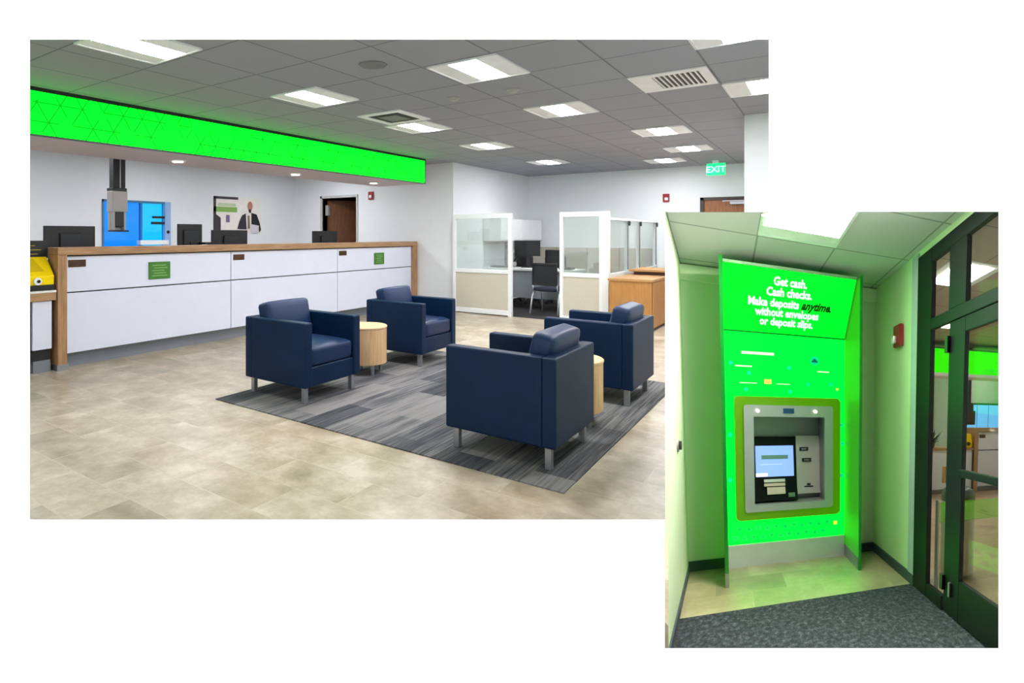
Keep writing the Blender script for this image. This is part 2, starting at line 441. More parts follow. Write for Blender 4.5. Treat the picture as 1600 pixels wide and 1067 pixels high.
MB().cyl((-9.56, 5.965, 1.42), .028, .02, 0).build('lock', m_black, win)
bx(-9.62, -9.5, 5.42, 5.95, 1.2, 1.275).build('deal_tray', m_frame, win)

# open brown door
d = thing('door_1', 'open brown wooden door in the doorway past the teller line', 'door', (dx0, 9.1, 0), kind='structure')
f = MB().box(dx0 - .05, dx0, 9.05, 9.2, 0, dz + .05).box(dx1, dx1 + .04, 9.06, 9.2, 0, dz + .05).box(dx0 - .05, dx1 + .04, 9.05, 9.2, dz, dz + .05)
f.build('door_frame', M('pale_door_frame', (190, 192, 190), .5), d)
slab = MB().add([(dx0 + .02, 9.2, .02), (dx0 + .06, 9.2, .02), (dx0 + .62, 9.88, .02), (dx0 + .58, 9.9, .02), (dx0 + .02, 9.2, 2.1), (dx0 + .06, 9.2, 2.1), (dx0 + .62, 9.88, 2.1), (dx0 + .58, 9.9, 2.1)],
    [(3, 2, 1, 0), (4, 5, 6, 7), (0, 1, 5, 4), (1, 2, 6, 5), (2, 3, 7, 6), (3, 0, 4, 7)])
slab.build('door_leaf', m_brown, d)
bx(dx0 + .02, dx0 + .1, 9.14, 9.2, 1.78, 2.0).build('door_closer', m_greyp, d)

# brown door under the exit sign
d = thing('door_2', 'closed brown door in the back wall under the exit sign', 'door', (-1.5, 12.3, 0), kind='structure')
MB().box(-2.0, -1.94, 12.24, 12.34, 0, 2.07).box(-.88, -.82, 12.24, 12.34, 0, 2.07).box(-2.0, -.82, 12.24, 12.34, 2.02, 2.07).build('door_frame', M('bronze_door_frame', (52, 44, 40), .5), d)
bx(-1.94, -.88, 12.28, 12.33, .01, 2.02).build('door_leaf', M_wood('cherry_door', (120, 70, 36), (156, 98, 54), 2), d)
MB().box(-1.5, -1.2, 12.2, 12.27, 1.93, 1.98).box(-1.62, -1.2, 12.16, 12.19, 1.985, 2.0).build('door_closer', m_alu, d)

# ================================================================== LIT GREEN FASCIA AND SOFFIT
t = thing('lit_fascia', 'long glowing green lightbox band with faint triangle pattern over the teller counter', 'lightbox', (-6.1, 3, 2.25))
FX = -5.65; fy0 = fline(-5.9) + .02
bx(FX - .03, FX, fy0, 8.4, 2.262, 2.645).build('light_panel', m_green_sign, t)
bx(FX - .04, FX + .006, fy0, 8.405, 2.645, 2.68).build('top_trim', M('black_trim', (18, 26, 22), .4), t)
bx(FX - .04, FX + .006, fy0, 8.405, 2.25, 2.262).build('bottom_trim', M('dark_green_trim', (20, 60, 34), .4), t)
bx(FX - .04, FX + .004, 8.385, 8.405, 2.25, 2.66).build('end_trim', M('green_end_trim', (10, 90, 40), .4), t)
bx(-6.65, FX - .04, fy0, 8.4, 2.25, 2.675).build('soffit', M('soffit_paint', (196, 184, 188), .7), t)
for i, y in enumerate((4.0, 5.88, 7.66)):
    c = thing('downlight', ['small round downlight under the green band, nearest the hanging camera column', 'small round downlight under the green band, midway along the counter', 'small round downlight under the green band, nearest its right-hand end'][i], 'light', (-6.2, y, 2.25), 'downlights in the soffit')
    MB().lathe((-6.2, y, 2.236), [(.05, .003), (.085, 0), (.095, .014), (.05, .014)]).build('trim_ring', m_frame, c, smooth=True)
    MB().cyl((-6.2, y, 2.228), .06, .012).build('lens', m_led, c)

# ================================================================== CEILING FIXTURES
def troffer(x0, y0, label, sy=.6, proto=[None]):
    if proto[0] is None:
        t = thing('ceiling_light', label, 'ceiling light', (x0, y0, ZC), 'square recessed ceiling lights')
        s_, z = .6, ZC
        f = MB().box(x0, x0 + s_, y0, y0 + .018, z - .012, z).box(x0, x0 + s_, y0 + s_ - .018, y0 + s_, z - .012, z).box(x0, x0 + .018, y0, y0 + s_, z - .012, z).box(x0 + s_ - .018, x0 + s_, y0, y0 + s_, z - .012, z)
        f.build('frame', m_frame, t)
        for a, b in ((.018, .18), (.42, .582)):
            MB().box(x0 + a, x0 + b, y0 + .018, y0 + .582, z - .008, z - .001).build('reflector', m_refl, t)
        MB().prism([(x0 + .18, z - .002), (x0 + .18, z - .008), (x0 + .3, z - .012), (x0 + .42, z - .008), (x0 + .42, z - .002)], 1, y0 + .02, y0 + .58).build('lens', m_lens, t)
        proto[0] = t; return t
    return dup(proto[0], (x0, y0, ZC), label)
spots = [(-2.54, 3.79, 'square ceiling light, largest whole one, above the two near armchairs'),
 (-4.25, 3.70, 'square ceiling light left of the round sprinkler discs, in front of the square vent'),
 (-4.33, 5.55, 'square ceiling light overlapping the square vent near the green band'),
 (-4.38, 7.38, 'square ceiling light near the far end of the green band'),
 (-2.57, 5.62, 'square ceiling light between the sprinkler head and the slotted vent'),
 (-2.02, 7.58, 'square ceiling light beyond the slotted vent, in line with the near ones'),
 (-2.05, 9.42, 'square ceiling light before the exit sign, partly over its neighbour'),
 (-2.66, 10.75, 'small far square ceiling light close to the back wall'),
 (-4.4, 9.75, 'square ceiling light over the glass cubicle'),
 (-.77, 5.72, 'square ceiling light cut by the right side, above the projecting wall'),
 (-.77, 3.93, 'square ceiling light at the top right corner of the lobby'),
 (-4.14, 1.88, 'square ceiling light at the top left of the lobby, nearest the green band'),
 (-8.3, 2.6, 'square ceiling light over the teller work area, near end'),
 (-8.3, 5.1, 'square ceiling light over the teller work area, before the blue window'),
 (-8.3, 7.5, 'square ceiling light over the teller work area, far end by the open door')]
for x, y, l in spots: troffer(x, y, l)
# slotted vent
v = thing('ceiling_vent', 'slotted return air vent in a ceiling tile beside the right lights', 'vent', (-1.06, 5.35, ZC))
MB().box(-1.37, -.78, 5.04, 5.12, ZC - .01, ZC).box(-1.37, -.78, 5.57, 5.65, ZC - .01, ZC).box(-1.37, -1.2, 5.12, 5.57, ZC - .01, ZC).box(-.85, -.78, 5.12, 5.57, ZC - .01, ZC).build('frame', m_refl, v)
bx(-1.2, -.85, 5.12, 5.57, ZC - .004, ZC).build('backing', m_black, v)
for i in range(9): bx(-1.19 + i * .039, -1.178 + i * .039, 5.12, 5.57, ZC - .012, ZC - .003).build('slat', m_refl, v)
v = thing('ceiling_vent', 'square louvred air diffuser in the ceiling near the green band', 'vent', (-3.9, 5.2, ZC))
mb = MB()
for k_ in range(1):
    mb.box(-4.2, -3.62, 4.9, 4.97, ZC - .012, ZC).box(-4.2, -3.62, 5.42, 5.49, ZC - .012, ZC).box(-4.2, -4.12, 4.97, 5.42, ZC - .012, ZC).box(-3.7, -3.62, 4.97, 5.42, ZC - .012, ZC)
mb.build('frame', m_refl, v)
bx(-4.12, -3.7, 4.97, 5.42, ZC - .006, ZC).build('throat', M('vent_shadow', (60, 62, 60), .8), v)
bx(-4.03, -3.79, 5.06, 5.33, ZC - .016, ZC - .008).build('centre_plate', M('vent_plate', (120, 122, 118), .6), v)
for i, (x, y, l) in enumerate([(-2.9, 4.8, 'small round ceiling disc between the near lights, nearer the green band'), (-2.31, 4.84, 'small round ceiling disc right below the largest ceiling light'), (-2.35, 9.2, 'small round ceiling disc far back, before the back wall lights')]):
    MB().lathe((x, y, ZC - .03), [(.02, 0), (.035, .004), (.05, .02), (.062, .03)], 20).build('sprinkler_head', m_greyp, loc=(x, y, ZC), smooth=True)
    tag(bpy.context.scene.objects[-1] if False else COL.objects[-1], l, 'sprinkler', 'round ceiling sprinkler heads')
o = MB().lathe((-2.83, 3.49, ZC - .012), [(.06, 0), (.1, .004), (.11, .012)], 24).build('ceiling_speaker', M('grey_grille', (120, 120, 122), .7), loc=(-2.83, 3.49, ZC), smooth=True)
tag(o, 'flat grey round speaker grille in the ceiling left of the largest light', 'speaker')
# exit sign
e = thing('exit_sign', 'glowing green exit sign hung from the ceiling before the back wall', 'sign', (-1.65, 11.6, 2.42))
bx(-1.79, -1.50, 11.6, 11.63, 2.42, 2.63).build('panel', m_exit, e)
bx(-1.7, -1.6, 11.58, 11.65, 2.63, ZC).build('bracket', m_frame, e)
MB().text('EXIT', lambda x, y, d_: (-1.645 + x, 11.598 - d_, 2.475 + y), .15, bold=.004).build('lettering', m_exit_t, e)
# fire alarms
def alarm(x, y, z, label, sx=.12, nx=(0, -1)):
    a = thing('fire_alarm', label, 'fire alarm', (x, y, z))
    bx(x - sx / 2, x + sx / 2, y - .04, y, z - .08, z + .08).build('housing', m_red, a, bevel=.01)
    MB().soft((x + .01, y - .05, z - .02), (.03, .015, .03), .01, n=4).build('strobe', m_frame, a, smooth=True)
    return a
alarm(-7.4, 9.08, 2.15, 'red fire alarm with white strobe beside the open door')
alarm(-2.61, 12.33, 2.09, 'red fire alarm with white strobe on the back wall')

# ================================================================== TELLER COUNTER
t = thing('teller_counter', 'long teller counter with white panels in an oak frame', 'counter', (-6.5, 6, 0))
CX = -6.27
bx(-6.50, CX, 2.70, 9.06, 1.165, 1.245).build('counter_top', m_wood, t, bevel=.004)
bx(-6.50, CX, 2.70, 2.79, .02, 1.165).build('end_post', m_woodv, t, bevel=.003)
bx(-6.50, CX, 8.93, 9.06, .02, 1.165).build('end_post', m_woodv, t, bevel=.003)
bx(-6.51, CX + .01, 2.69, 2.80, 0, .06).build('shoe', m_alu, t)
bx(-6.50, -6.36, 2.79, 8.93, .15, 1.165).build('carcass', m_dark, t)
bx(-6.5, -6.42, 2.79, 8.93, 0, .15).build('toe_kick', m_toe, t)
js = [2.79, 4.85, 6.90, 8.93]
for a, b in zip(js, js[1:]):
    bx(-6.36, -6.32, a + .006, b - .006, .155, .772).build('lower_panel', m_panel, t, bevel=.002)
    bx(-6.36, -6.32, a + .006, b - .006, .786, 1.15).build('upper_panel', m_panel, t, bevel=.002)
for y in (2.82, 4.885, 6.935):
    p = bx(-6.32, -6.312, y, y + .175, 1.04, 1.115).build('number_plate', m_bronze, t)
    for k_ in range(3): bx(-6.312, -6.309, y + .02 + k_ * .05, y + .05 + k_ * .05, 1.06, 1.095).build('engraving', M('plate_mark', (60, 40, 26), .5) if k_ == 0 and y < 3 else bpy.data.materials['plate_mark'], p)
for y in (3.70, 7.82):
    p = bx(-6.32, -6.306, y, y + .27, .86, 1.06).build('notice_plaque', m_plaque, t, bevel=.004)
    for k_ in range(5): bx(-6.306, -6.304, y + .04 + (k_ % 2) * .02, y + .23 - (k_ % 3) * .02, .895 + k_ * .03, .905 + k_ * .03).build('text_line', m_plaque_t, p)
t = thing('teller_worktop', 'grey worktop on white cabinets behind the teller counter', 'worktop', (-7.1, 6, 0))
bx(-7.45, -6.53, 2.75, 9.05, 0, .92).build('cabinets', m_panel, t)
bx(-7.5, -6.52, 2.72, 9.06, .92, .95).build('worktop', m_greyp, t)

# side counter (left), lower
t = thing('side_counter', 'low side counter with oak top beside the teller counter end', 'counter', (-6.5, 2, 0))
bx(-6.9, CX, -.8, 2.685, .72, .80).build('counter_top', m_wood, t, bevel=.004)
bx(-6.9, CX + .002, -.8, 2.685, .80, .82).build('white_surface', m_desk, t)
bx(-6.88, -6.34, -.8, 2.66, .12, .72).build('carcass', m_dark, t)
bx(-6.34, -6.3, 2.48, 2.655, .235, .715).build('door_panel', m_panel, t, bevel=.003)
bx(-6.34, -6.3, 1.8, 2.45, .235, .715).build('door_panel', m_panel, t, bevel=.003)
bx(-6.85, -6.34, 2.5, 2.66, 0, .12).box(-6.85, -6.40, -.8, 2.5, 0, .12).build('toe_kick', m_toe, t)
# coin counting machine
t = thing('coin_bin', 'bright yellow coin tray machine with black base on the side counter', 'coin machine', (-6.5, 2.3, .82))
bx(-6.495, -6.295, 1.95, 2.68, .82, .875).build('base', m_black, t, bevel=.005)
MB().prism([(-6.30, .875), (-6.29, .965), (-6.47, 1.15), (-6.49, 1.15), (-6.49, .875)], 1, 1.97, 2.675).build('hopper', m_yellow, t, bevel=.006)
_q = [(-6.33, 2.03, 1.006), (-6.33, 2.60, 1.006), (-6.455, 2.54, 1.1345), (-6.455, 2.03, 1.1345)]
MB().add([(a + .003, b, c + .003) for a, b, c in _q] + [(a - .01, b, c - .01) for a, b, c in _q], [(0, 1, 2, 3), (7, 6, 5, 4), (0, 1, 5, 4), (1, 2, 6, 5), (2, 3, 7, 6), (3, 0, 4, 7)]).build('tray', m_yellow_d, t)
k_ = MB().cyl((-6.295, 2.52, .915), .038, .02, 0, 24).build('knob', m_frame, t, bevel=.006)
MB().cyl((-6.275, 2.525, .915), .016, .006, 0, 16).build('knob_centre', m_black, k_)
t = thing('counter_sign', 'black sign with yellow lettering lines behind the yellow coin tray', 'sign', (-6.66, 2.3, 1.1))
bx(-6.54, -6.51, 1.9, 2.70, .82, 1.315).build('board', m_black, t)
for i, (a, b) in enumerate(((2.3, 2.58), (2.25, 2.64), (2.3, 2.61))): bx(-6.51, -6.505, a, b, 1.265 - i * .042, 1.262 - i * .042).build('text_line', m_yellow, t)

# hanging camera column
t = thing('ceiling_column', 'black ceiling column with a grey camera housing hung before the blue window', 'camera column', (-7, 3.7, 2.68))
bx(-7.05, -6.95, 3.62, 3.70, 1.93, 2.68).box(-7.04, -6.94, 3.715, 3.765, 1.93, 2.68).build('pole', m_black, t, bevel=.004)
bx(-7.04, -6.95, 3.70, 3.715, 1.93, 2.68).build('rail', m_alu, t)
bx(-7.07, -6.92, 3.60, 3.775, 1.905, 1.94).build('collar', m_dark, t, bevel=.006)
bx(-7.07, -6.93, 3.60, 3.79, 1.65, 1.905).build('housing', m_greyp, t, bevel=.01)
MB().box(-7.06, -7.0, 3.61, 3.77, 1.43, 1.65).box(-6.99, -6.94, 3.61, 3.635, 1.43, 1.65).box(-6.99, -6.94, 3.745, 3.77, 1.43, 1.65).build('shroud', m_greyp, t)
bx(-6.99, -6.935, 3.637, 3.743, 1.47, 1.68).build('camera_body', m_black, t, bevel=.01)
bx(-7.05, -6.9, 3.60, 3.79, 1.41, 1.43).build('foot_plate', m_dark, t, bevel=.005)

# monitors seen from behind
def monitor(x, y, z0, z1, wd, label, rz=0, base=.95):
    t = thing('computer_monitor', label, 'monitor', (x, y, base), 'teller monitors')
    h = wd / 2; c, s_ = math.cos(rz), math.sin(rz)
    def pt(a, b, z): return (x + a * c - b * s_, y + a * s_ + b * c, z)
    def B(a0, a1, b0, b1, z0_, z1_):
        return MB().add([pt(a0, b0, z0_), pt(a1, b0, z0_), pt(a1, b1, z0_), pt(a0, b1, z0_), pt(a0, b0, z1_), pt(a1, b0, z1_), pt(a1, b1, z1_), pt(a0, b1, z1_)], [(3, 2, 1, 0), (4, 5, 6, 7), (0, 1, 5, 4), (1, 2, 6, 5), (2, 3, 7, 6), (3, 0, 4, 7)])
    B(-.03, .0, -h, h, z0, z1).build('housing', m_black, t, bevel=.006)
    B(-.034, -.03, -h + .02, h - .02, z0 + .02, z1 - .02).build('screen', m_screen_off, t)
    B(0, .025, -.12, .12, z0 + .08, z1 - .08).build('rear_cover', m_dark, t, bevel=.01)
    B(.01, .04, -.03, .03, base + .015, z0 + .12).build('stand_neck', m_dark, t)
    B(-.09, .1, -.12, .12, base, base + .015).build('stand_foot', m_black, t, bevel=.004)
    return t
monitor(-7.0, 3.15, 1.12, 1.475, .56, 'wide black monitor at the near end, left of the hanging camera column')
monitor(-7.05, 4.74, 1.16, 1.52, .40, 'smaller black monitor just left of the poster', rz=.1)
monitor(-7.0, 5.36, 1.10, 1.44, .62, 'wide black monitor below the poster')
monitor(-7.0, 7.34, 1.10, 1.435, .60, 'black monitor in front of the open brown door')
t = thing('keyboard', 'small dark keyboard stand on the worktop beside the middle monitor', 'keyboard', (-6.95, 5.0, .95))
bx(-7.05, -6.9, 4.87, 5.03, 1.24, 1.27).build('key_tray', m_black, t); bx(-6.98, -6.96, 4.96, 5.0, .95, 1.24).build('stem', m_dark, t)

# poster
t = thing('wall_poster', 'poster of a man in a dark suit beside green and white panels', 'poster', (-9.57, 7.5, 1.4))
PYa, PYb, PZa, PZb = 6.936, 8.098, 1.40, 2.12
def pb(a0, a1, b0, b1, m, nm, d_=.012):                              # fractions of the poster's width and height
    return bx(-9.58 + d_ - .004, -9.58 + d_, PYa + (PYb - PYa) * a0, PYa + (PYb - PYa) * a1, PZa + (PZb - PZa) * b0, PZa + (PZb - PZa) * b1).build(nm, m, t)
def pp(pts, m, nm, d_=.016):
    W_, H_ = PYb - PYa, PZb - PZa
    return MB().prism([(PYa + W_ * a, PZa + H_ * b) for a, b in pts], 0, -9.58 + d_ - .003, -9.58 + d_).build(nm, m, t)
bx(-9.58, -9.572, PYa, PYb, PZa, PZb).build('sheet', M('poster_paper', (232, 228, 222), .6), t)
m_pg = M('poster_green', (128, 172, 84), .6); m_pd = M('poster_dark', (52, 48, 54), .6); m_suit = M('poster_suit', (46, 42, 56), .6); m_suit2 = M('poster_suit_shade', (14, 14, 18), .6)
pb(0, .5, .93, 1, m_pd, 'dark_band'); pb(0, .05, .05, 1, m_pd, 'dark_band'); pb(0, .48, .58, .72, m_pg, 'green_band'); pb(.08, .45, .74, .82, M('poster_light_green', (190, 205, 170), .6), 'pale_band')
pp([(0, .0), (.14, 0), (.14, .42), (0, .56)], m_pd, 'dark_shape'); pp([(.25, .3), (.32, .3), (.32, .5), (.25, .5)], M('poster_violet', (110, 100, 140), .6), 'violet_shape')
pp([(.48, .12), (.52, .32), (.58, .5), (.66, .56), (.76, .57), (.76, .1)], m_suit, 'suit_left'); pp([(.78, .58), (.9, .54), (.97, .3), (1.0, .1), (.96, .02), (.94, .22), (.78, .26)], m_suit2, 'suit_right')
pp([(.66, .56), (.78, .58), (.78, .1), (.68, .1)], M('poster_shirt', (226, 220, 212), .6), 'shirt', .018); pp([(.70, .5), (.74, .5), (.75, .14), (.70, .12)], M('poster_tie', (120, 112, 96), .6), 'tie', .02)
pp([(.755 + .055 * math.cos(a / 8 * math.pi), .77 + .13 * math.sin(a / 8 * math.pi)) for a in range(16)], M('poster_skin', (176, 122, 104), .6), 'head', .018)
pp([(.72, .68), (.78, .68), (.77, .58), (.73, .58)], M('poster_beard', (48, 34, 30), .6), 'beard', .021)
pp([(.77, .26), (.95, .22), (.93, .0), (.77, .0)], M('poster_sheet', (206, 204, 214), .6), 'paper', .021)

# ================================================================== RUG AND SEATING
o = bx(-4.14, -1.145, 3.02, 5.82, 0, .008).build('rug', m_rug, loc=(-2.6, 4.4, 0)); tag(o, 'large dark grey striped carpet plank rug under the armchairs', 'rug')

def armchair(cx, cy, face, label):
    """face = +1 looks to +x"""
    t = thing('armchair', label, 'armchair', (cx, cy, 0), 'navy club armchairs')
    D, W, a, zb, za = .37, .34, .085, .14, .665
    def b(x0, x1, y0, y1, z0, z1): return bx(cx + face * x0, cx + face * x1, cy + y0, cy + y1, z0, z1)
    for s_ in (-1, 1):
        b(-D + .085, D, s_ * W, s_ * (W - a), zb, za).build('arm', m_navy, t, bevel=.014, seg=4)
    b(-D, -D + .087, -W, W, zb, za).build('backrest', m_navy, t, bevel=.014, seg=4)
    b(-D + .09, D - .012, -W + a - .01, W - a + .01, zb, .30).build('seat_frame', m_navy, t, bevel=.012, seg=3)
    c_ = MB().soft((cx + face * .035, cy, .378), (.325, W - a + .003, .082), .04, (0.0, 0, .022), 12).build('seat_cushion', m_navy_s, t, smooth=True)
    R_ = Matrix.Rotation(face * math.radians(-13), 3, 'Y')
    MB().soft((cx - face * .215, cy, .60), (.07, W - a - .002, .185), .032, (.022, 0, .006), 12, rot=R_).build('back_cushion', m_navy_s, t, smooth=True)
    for sx in (-1, 1):
        for s_ in (-1, 1):
            x, y = cx + sx * .31, cy + s_ * .285
            bx(x - .02, x + .02, y - .02, y + .02, .008, zb + .01).build('leg', m_alu, t, bevel=.003)
    return t
armchair(-3.75, 3.65, 1, 'navy leather armchair facing right, nearest the teller counter and rug corner')
armchair(-3.75, 5.30, 1, 'navy leather armchair facing right, farther along beyond the first drum table')
armchair(-1.64, 3.56, -1, 'largest navy leather armchair, seen from behind at the near rug edge')
armchair(-1.63, 5.14, -1, 'navy leather armchair seen from behind, far right in front of the oak cabinet')

def drum(cx, cy, label):
    t = thing('side_table', label, 'side table', (cx, cy, 0), 'round drum side tables')
    MB().lathe((cx, cy, 0), [(.195, .11), (.2, .115), (.2, .455)], 48).build('drum', m_maple, t, smooth=False)
    MB().lathe((cx, cy, 0), [(.198, .455), (.205, .46), (.205, .472), (.198, .477)], 48).build('table_top', M_wood('maple_top', (222, 184, 138), (238, 204, 162), 0) if 'maple_top' not in bpy.data.materials else bpy.data.materials['maple_top'], t)
    for i in range(4):
        a = math.pi / 4 + i * math.pi / 2 + .3
        MB().cyl((cx + .15 * math.cos(a), cy + .15 * math.sin(a), .008), .018, .11, 2, 12).build('leg', m_alu, t)
drum(-3.73, 4.50, 'round maple drum side table between the two armchairs near the counter')
drum(-1.52, 4.22, 'round maple drum side table half hidden behind the largest armchair')

# ================================================================== CUBICLE
def panel_frame(name, label, x0, x1, y, glass_split=None):
    t = thing(name, label, 'partition', ((x0 + x1) / 2, y, 0), 'glazed cubicle partitions')
    y0, y1 = y - .035, y + .035
    a, b = x0 + .055, x1 - .06
    MB().box(x0, a, y0, y1, 0, 1.73).box(b, x1, y0, y1, 0, 1.73).box(a, b, y0, y1, 1.65, 1.73).box(a, b, y0, y1, .715, .78).box(a, b, y0, y1, .02, .10).build('frame', m_frame, t, bevel=.004)
    bx(x0 + .055, x1 - .06, y - .02, y + .02, .10, .715).build('fabric_panel', m_beige, t)
    bx(x0 + .055, x1 - .06, y - .004, y + .004, .78, 1.65).build('glass_pane', m_pglass, t)
    return t
panel_frame('cubicle_partition', 'white framed glass partition panel left of the cubicle entrance', -5.42, -4.29, 8.97)
panel_frame('cubicle_partition', 'white framed glass partition panel right of the cubicle entrance', -3.46, -2.78, 8.97)
t = thing('cubicle_partition', 'long glazed side partition with dark clips running back from the entrance', 'partition', (-2.735, 10.5, 0), 'glazed cubicle partitions')
MB().box(-2.78, -2.7, 8.94, 9.03, 0, 1.73).box(-2.77, -2.7, 9.03, 12.0, 1.6, 1.635).box(-2.77, -2.7, 9.03, 12.0, .72, .775).box(-2.77, -2.7, 9.03, 12.0, 0, .06).build('frame', m_frame, t)
for y in (10.03, 10.75, 11.93):
    bx(-2.765, -2.705, y - .03, y + .03, .775, 1.6).build('post', m_frame, t)
    bx(-2.703, -2.69, y - .075, y - .035, .8, 1.59).build('post_gasket', M('gasket_grey', (120, 124, 126), .6) if 'gasket_grey' not in bpy.data.materials else bpy.data.materials['gasket_grey'], t)
    MB().cyl((-2.70, y - .03, 1.56), .04, .03, 0, 16).build('clip', m_dark, t)
bx(-2.74, -2.73, 9.03, 12.0, .775, 1.6).build('glass_pane', m_pglass, t)
bx(-2.755, -2.715, 9.03, 12.0, .06, .72).build('fabric_panel', m_beige, t)
o = bx(-5.49, -2.8, 9.02, 12.32, 0, .006).build('cubicle_carpet', m_cubcarp, loc=(-4.1, 10.6, 0)); tag(o, 'dark carpet inside the glass cubicle', 'carpet')
t = thing('fabric_screen', 'low taupe fabric screen along the back of the cubicle', 'screen', (-4.1, 12.2, 0))
for i in range(4): bx(-5.45 + i * .66, -5.45 + i * .66 + .65, 12.22, 12.28, .006, 1.10).build('fabric_panel', m_taupe, t, bevel=.004)
bx(-5.46, -2.8, 12.21, 12.29, 1.10, 1.125).build('top_rail', m_frame, t)
# desk
t = thing('office_desk', 'white desk with grey modesty panel in the cubicle', 'desk', (-4.6, 10.3, 0))
bx(-5.42, -3.62, 10.02, 10.62, .71, .745).build('desk_top', m_desk, t, bevel=.004)
bx(-5.4, -3.68, 10.12, 10.14, .2, .71).build('modesty_panel', m_deskg, t)
for x in (-5.38, -3.68): bx(x, x + .04, 10.06, 10.6, .006, .71).build('leg', m_frame, t)
t = thing('wall_cabinet', 'white two door overhead cabinet on the cubicle wall', 'cabinet', (-5.3, 11, 1.25))
bx(-5.49, -5.13, 10.2, 12.17, 1.25, 1.68).build('body', m_frame, t)
bx(-5.13, -5.11, 10.21, 11.16, 1.265, 1.67).build('door', m_frame, t, bevel=.003); bx(-5.13, -5.11, 11.175, 12.16, 1.265, 1.67).build('door', m_frame, t, bevel=.003)
bx(-5.49, -5.12, 10.2, 12.17, 1.235, 1.25).build('bottom_panel', m_deskg, t)
# desk monitor
t = thing('computer_monitor', 'black desk monitor below the white overhead cabinet', 'monitor', (-4.68, 10.45, .745))
R_ = .35
def B2(cx, cy, hw, hd, z0, z1, a):
    c, s_ = math.cos(a), math.sin(a)
    P_ = [(cx + u * c - v_ * s_, cy + u * s_ + v_ * c) for u, v_ in ((-hw, -hd), (hw, -hd), (hw, hd), (-hw, hd))]
    return MB().prism(P_, 2, z0, z1)
B2(-4.68, 10.45, .24, .015, .965, 1.26, R_).build('housing', m_black, t, bevel=.004)
B2(-4.68 + .007, 10.43, .225, .004, .98, 1.245, R_).build('screen', m_screen_off, t)
B2(-4.68, 10.48, .03, .015, .76, 1.0, R_).build('stand_neck', m_dark, t); B2(-4.68, 10.46, .11, .08, .745, .76, R_).build('stand_foot', m_black, t)
t = thing('computer_keyboard', 'black keyboard on the desk behind the left glass partition', 'keyboard', (-5.1, 10.2, .745))
bx(-5.3, -4.92, 10.13, 10.3, .745, .775).build('key_block', m_black, t, bevel=.004); bx(-5.28, -4.94, 10.15, 10.28, .775, .78).build('keys', m_dark, t)
t = thing('desk_phone', 'dark desk phone lying on the desk behind the right glass partition', 'phone', (-3.8, 10.2, .745))
bx(-3.95, -3.72, 10.15, 10.35, .745, .785).build('phone_body', m_black, t, bevel=.008); bx(-3.94, -3.89, 10.16, 10.34, .785, .815).build('handset', m_black, t, bevel=.01)
o = MB().lathe((-5.0, 10.5, .745), [(.05, 0), (.07, .05), (.06, .12)], 16).build('plant_pot', m_greyp, loc=(-5.0, 10.5, .745))
t = thing('potted_plant', 'grey leafy plant on the desk beside the partition post', 'plant', (-5.0, 10.5, .745)); bpy.data.objects.remove(o)
MB().lathe((-5.0, 10.5, .745), [(.05, 0), (.07, .05), (.06, .10)], 16).build('pot', m_greyp, t)
lf = MB()
for i in range(26):
    a = random.uniform(0, 6.28); r = random.uniform(.04, .15); z = random.uniform(.88, 1.12); b_ = Vector((-5.0, 10.5, .82)); e_ = Vector((-5.0 + r * math.cos(a), 10.5 + r * math.sin(a), z))
    s_ = (e_ - b_).cross(Vector((0, 0, 1))).normalized() * .018; m_ = b_.lerp(e_, .7)
    lf.add([b_, m_ + s_, e_, m_ - s_], [(0, 1, 2, 3)])
lf.build('foliage', M('grey_leaves', (140, 146, 140), .7), t)
# office task chair, dark rounded back
t = thing('task_chair', 'black rounded task chair behind the desk, below the desk monitor', 'chair', (-5.0, 10.85, 0))
def task(t, cx, cy, rz=0):
    MB().soft((cx, cy, .48), (.23, .23, .04), .03, n=8).build('seat', m_black, t, smooth=True)
    MB().soft((cx, cy - .2, .78), (.21, .05, .2), .05, n=8).build('backrest', m_black, t, smooth=True)
    MB().cyl((cx, cy, .1), .025, .36, 2, 12).build('gas_column', m_dark, t)
    b = MB()
    for i in range(5):
        a = i * 1.2566; b.tube([(cx, cy, .12), (cx + .26 * math.cos(a), cy + .26 * math.sin(a), .07)], .016, 8)
    b.build('star_base', m_dark, t)
    for i in range(5):
        a = i * 1.2566; MB().cyl((cx + .26 * math.cos(a) - .012, cy + .26 * math.sin(a), .036), .03, .024, 0, 12).build('caster', m_black, t)
task(t, -4.93, 11.0)
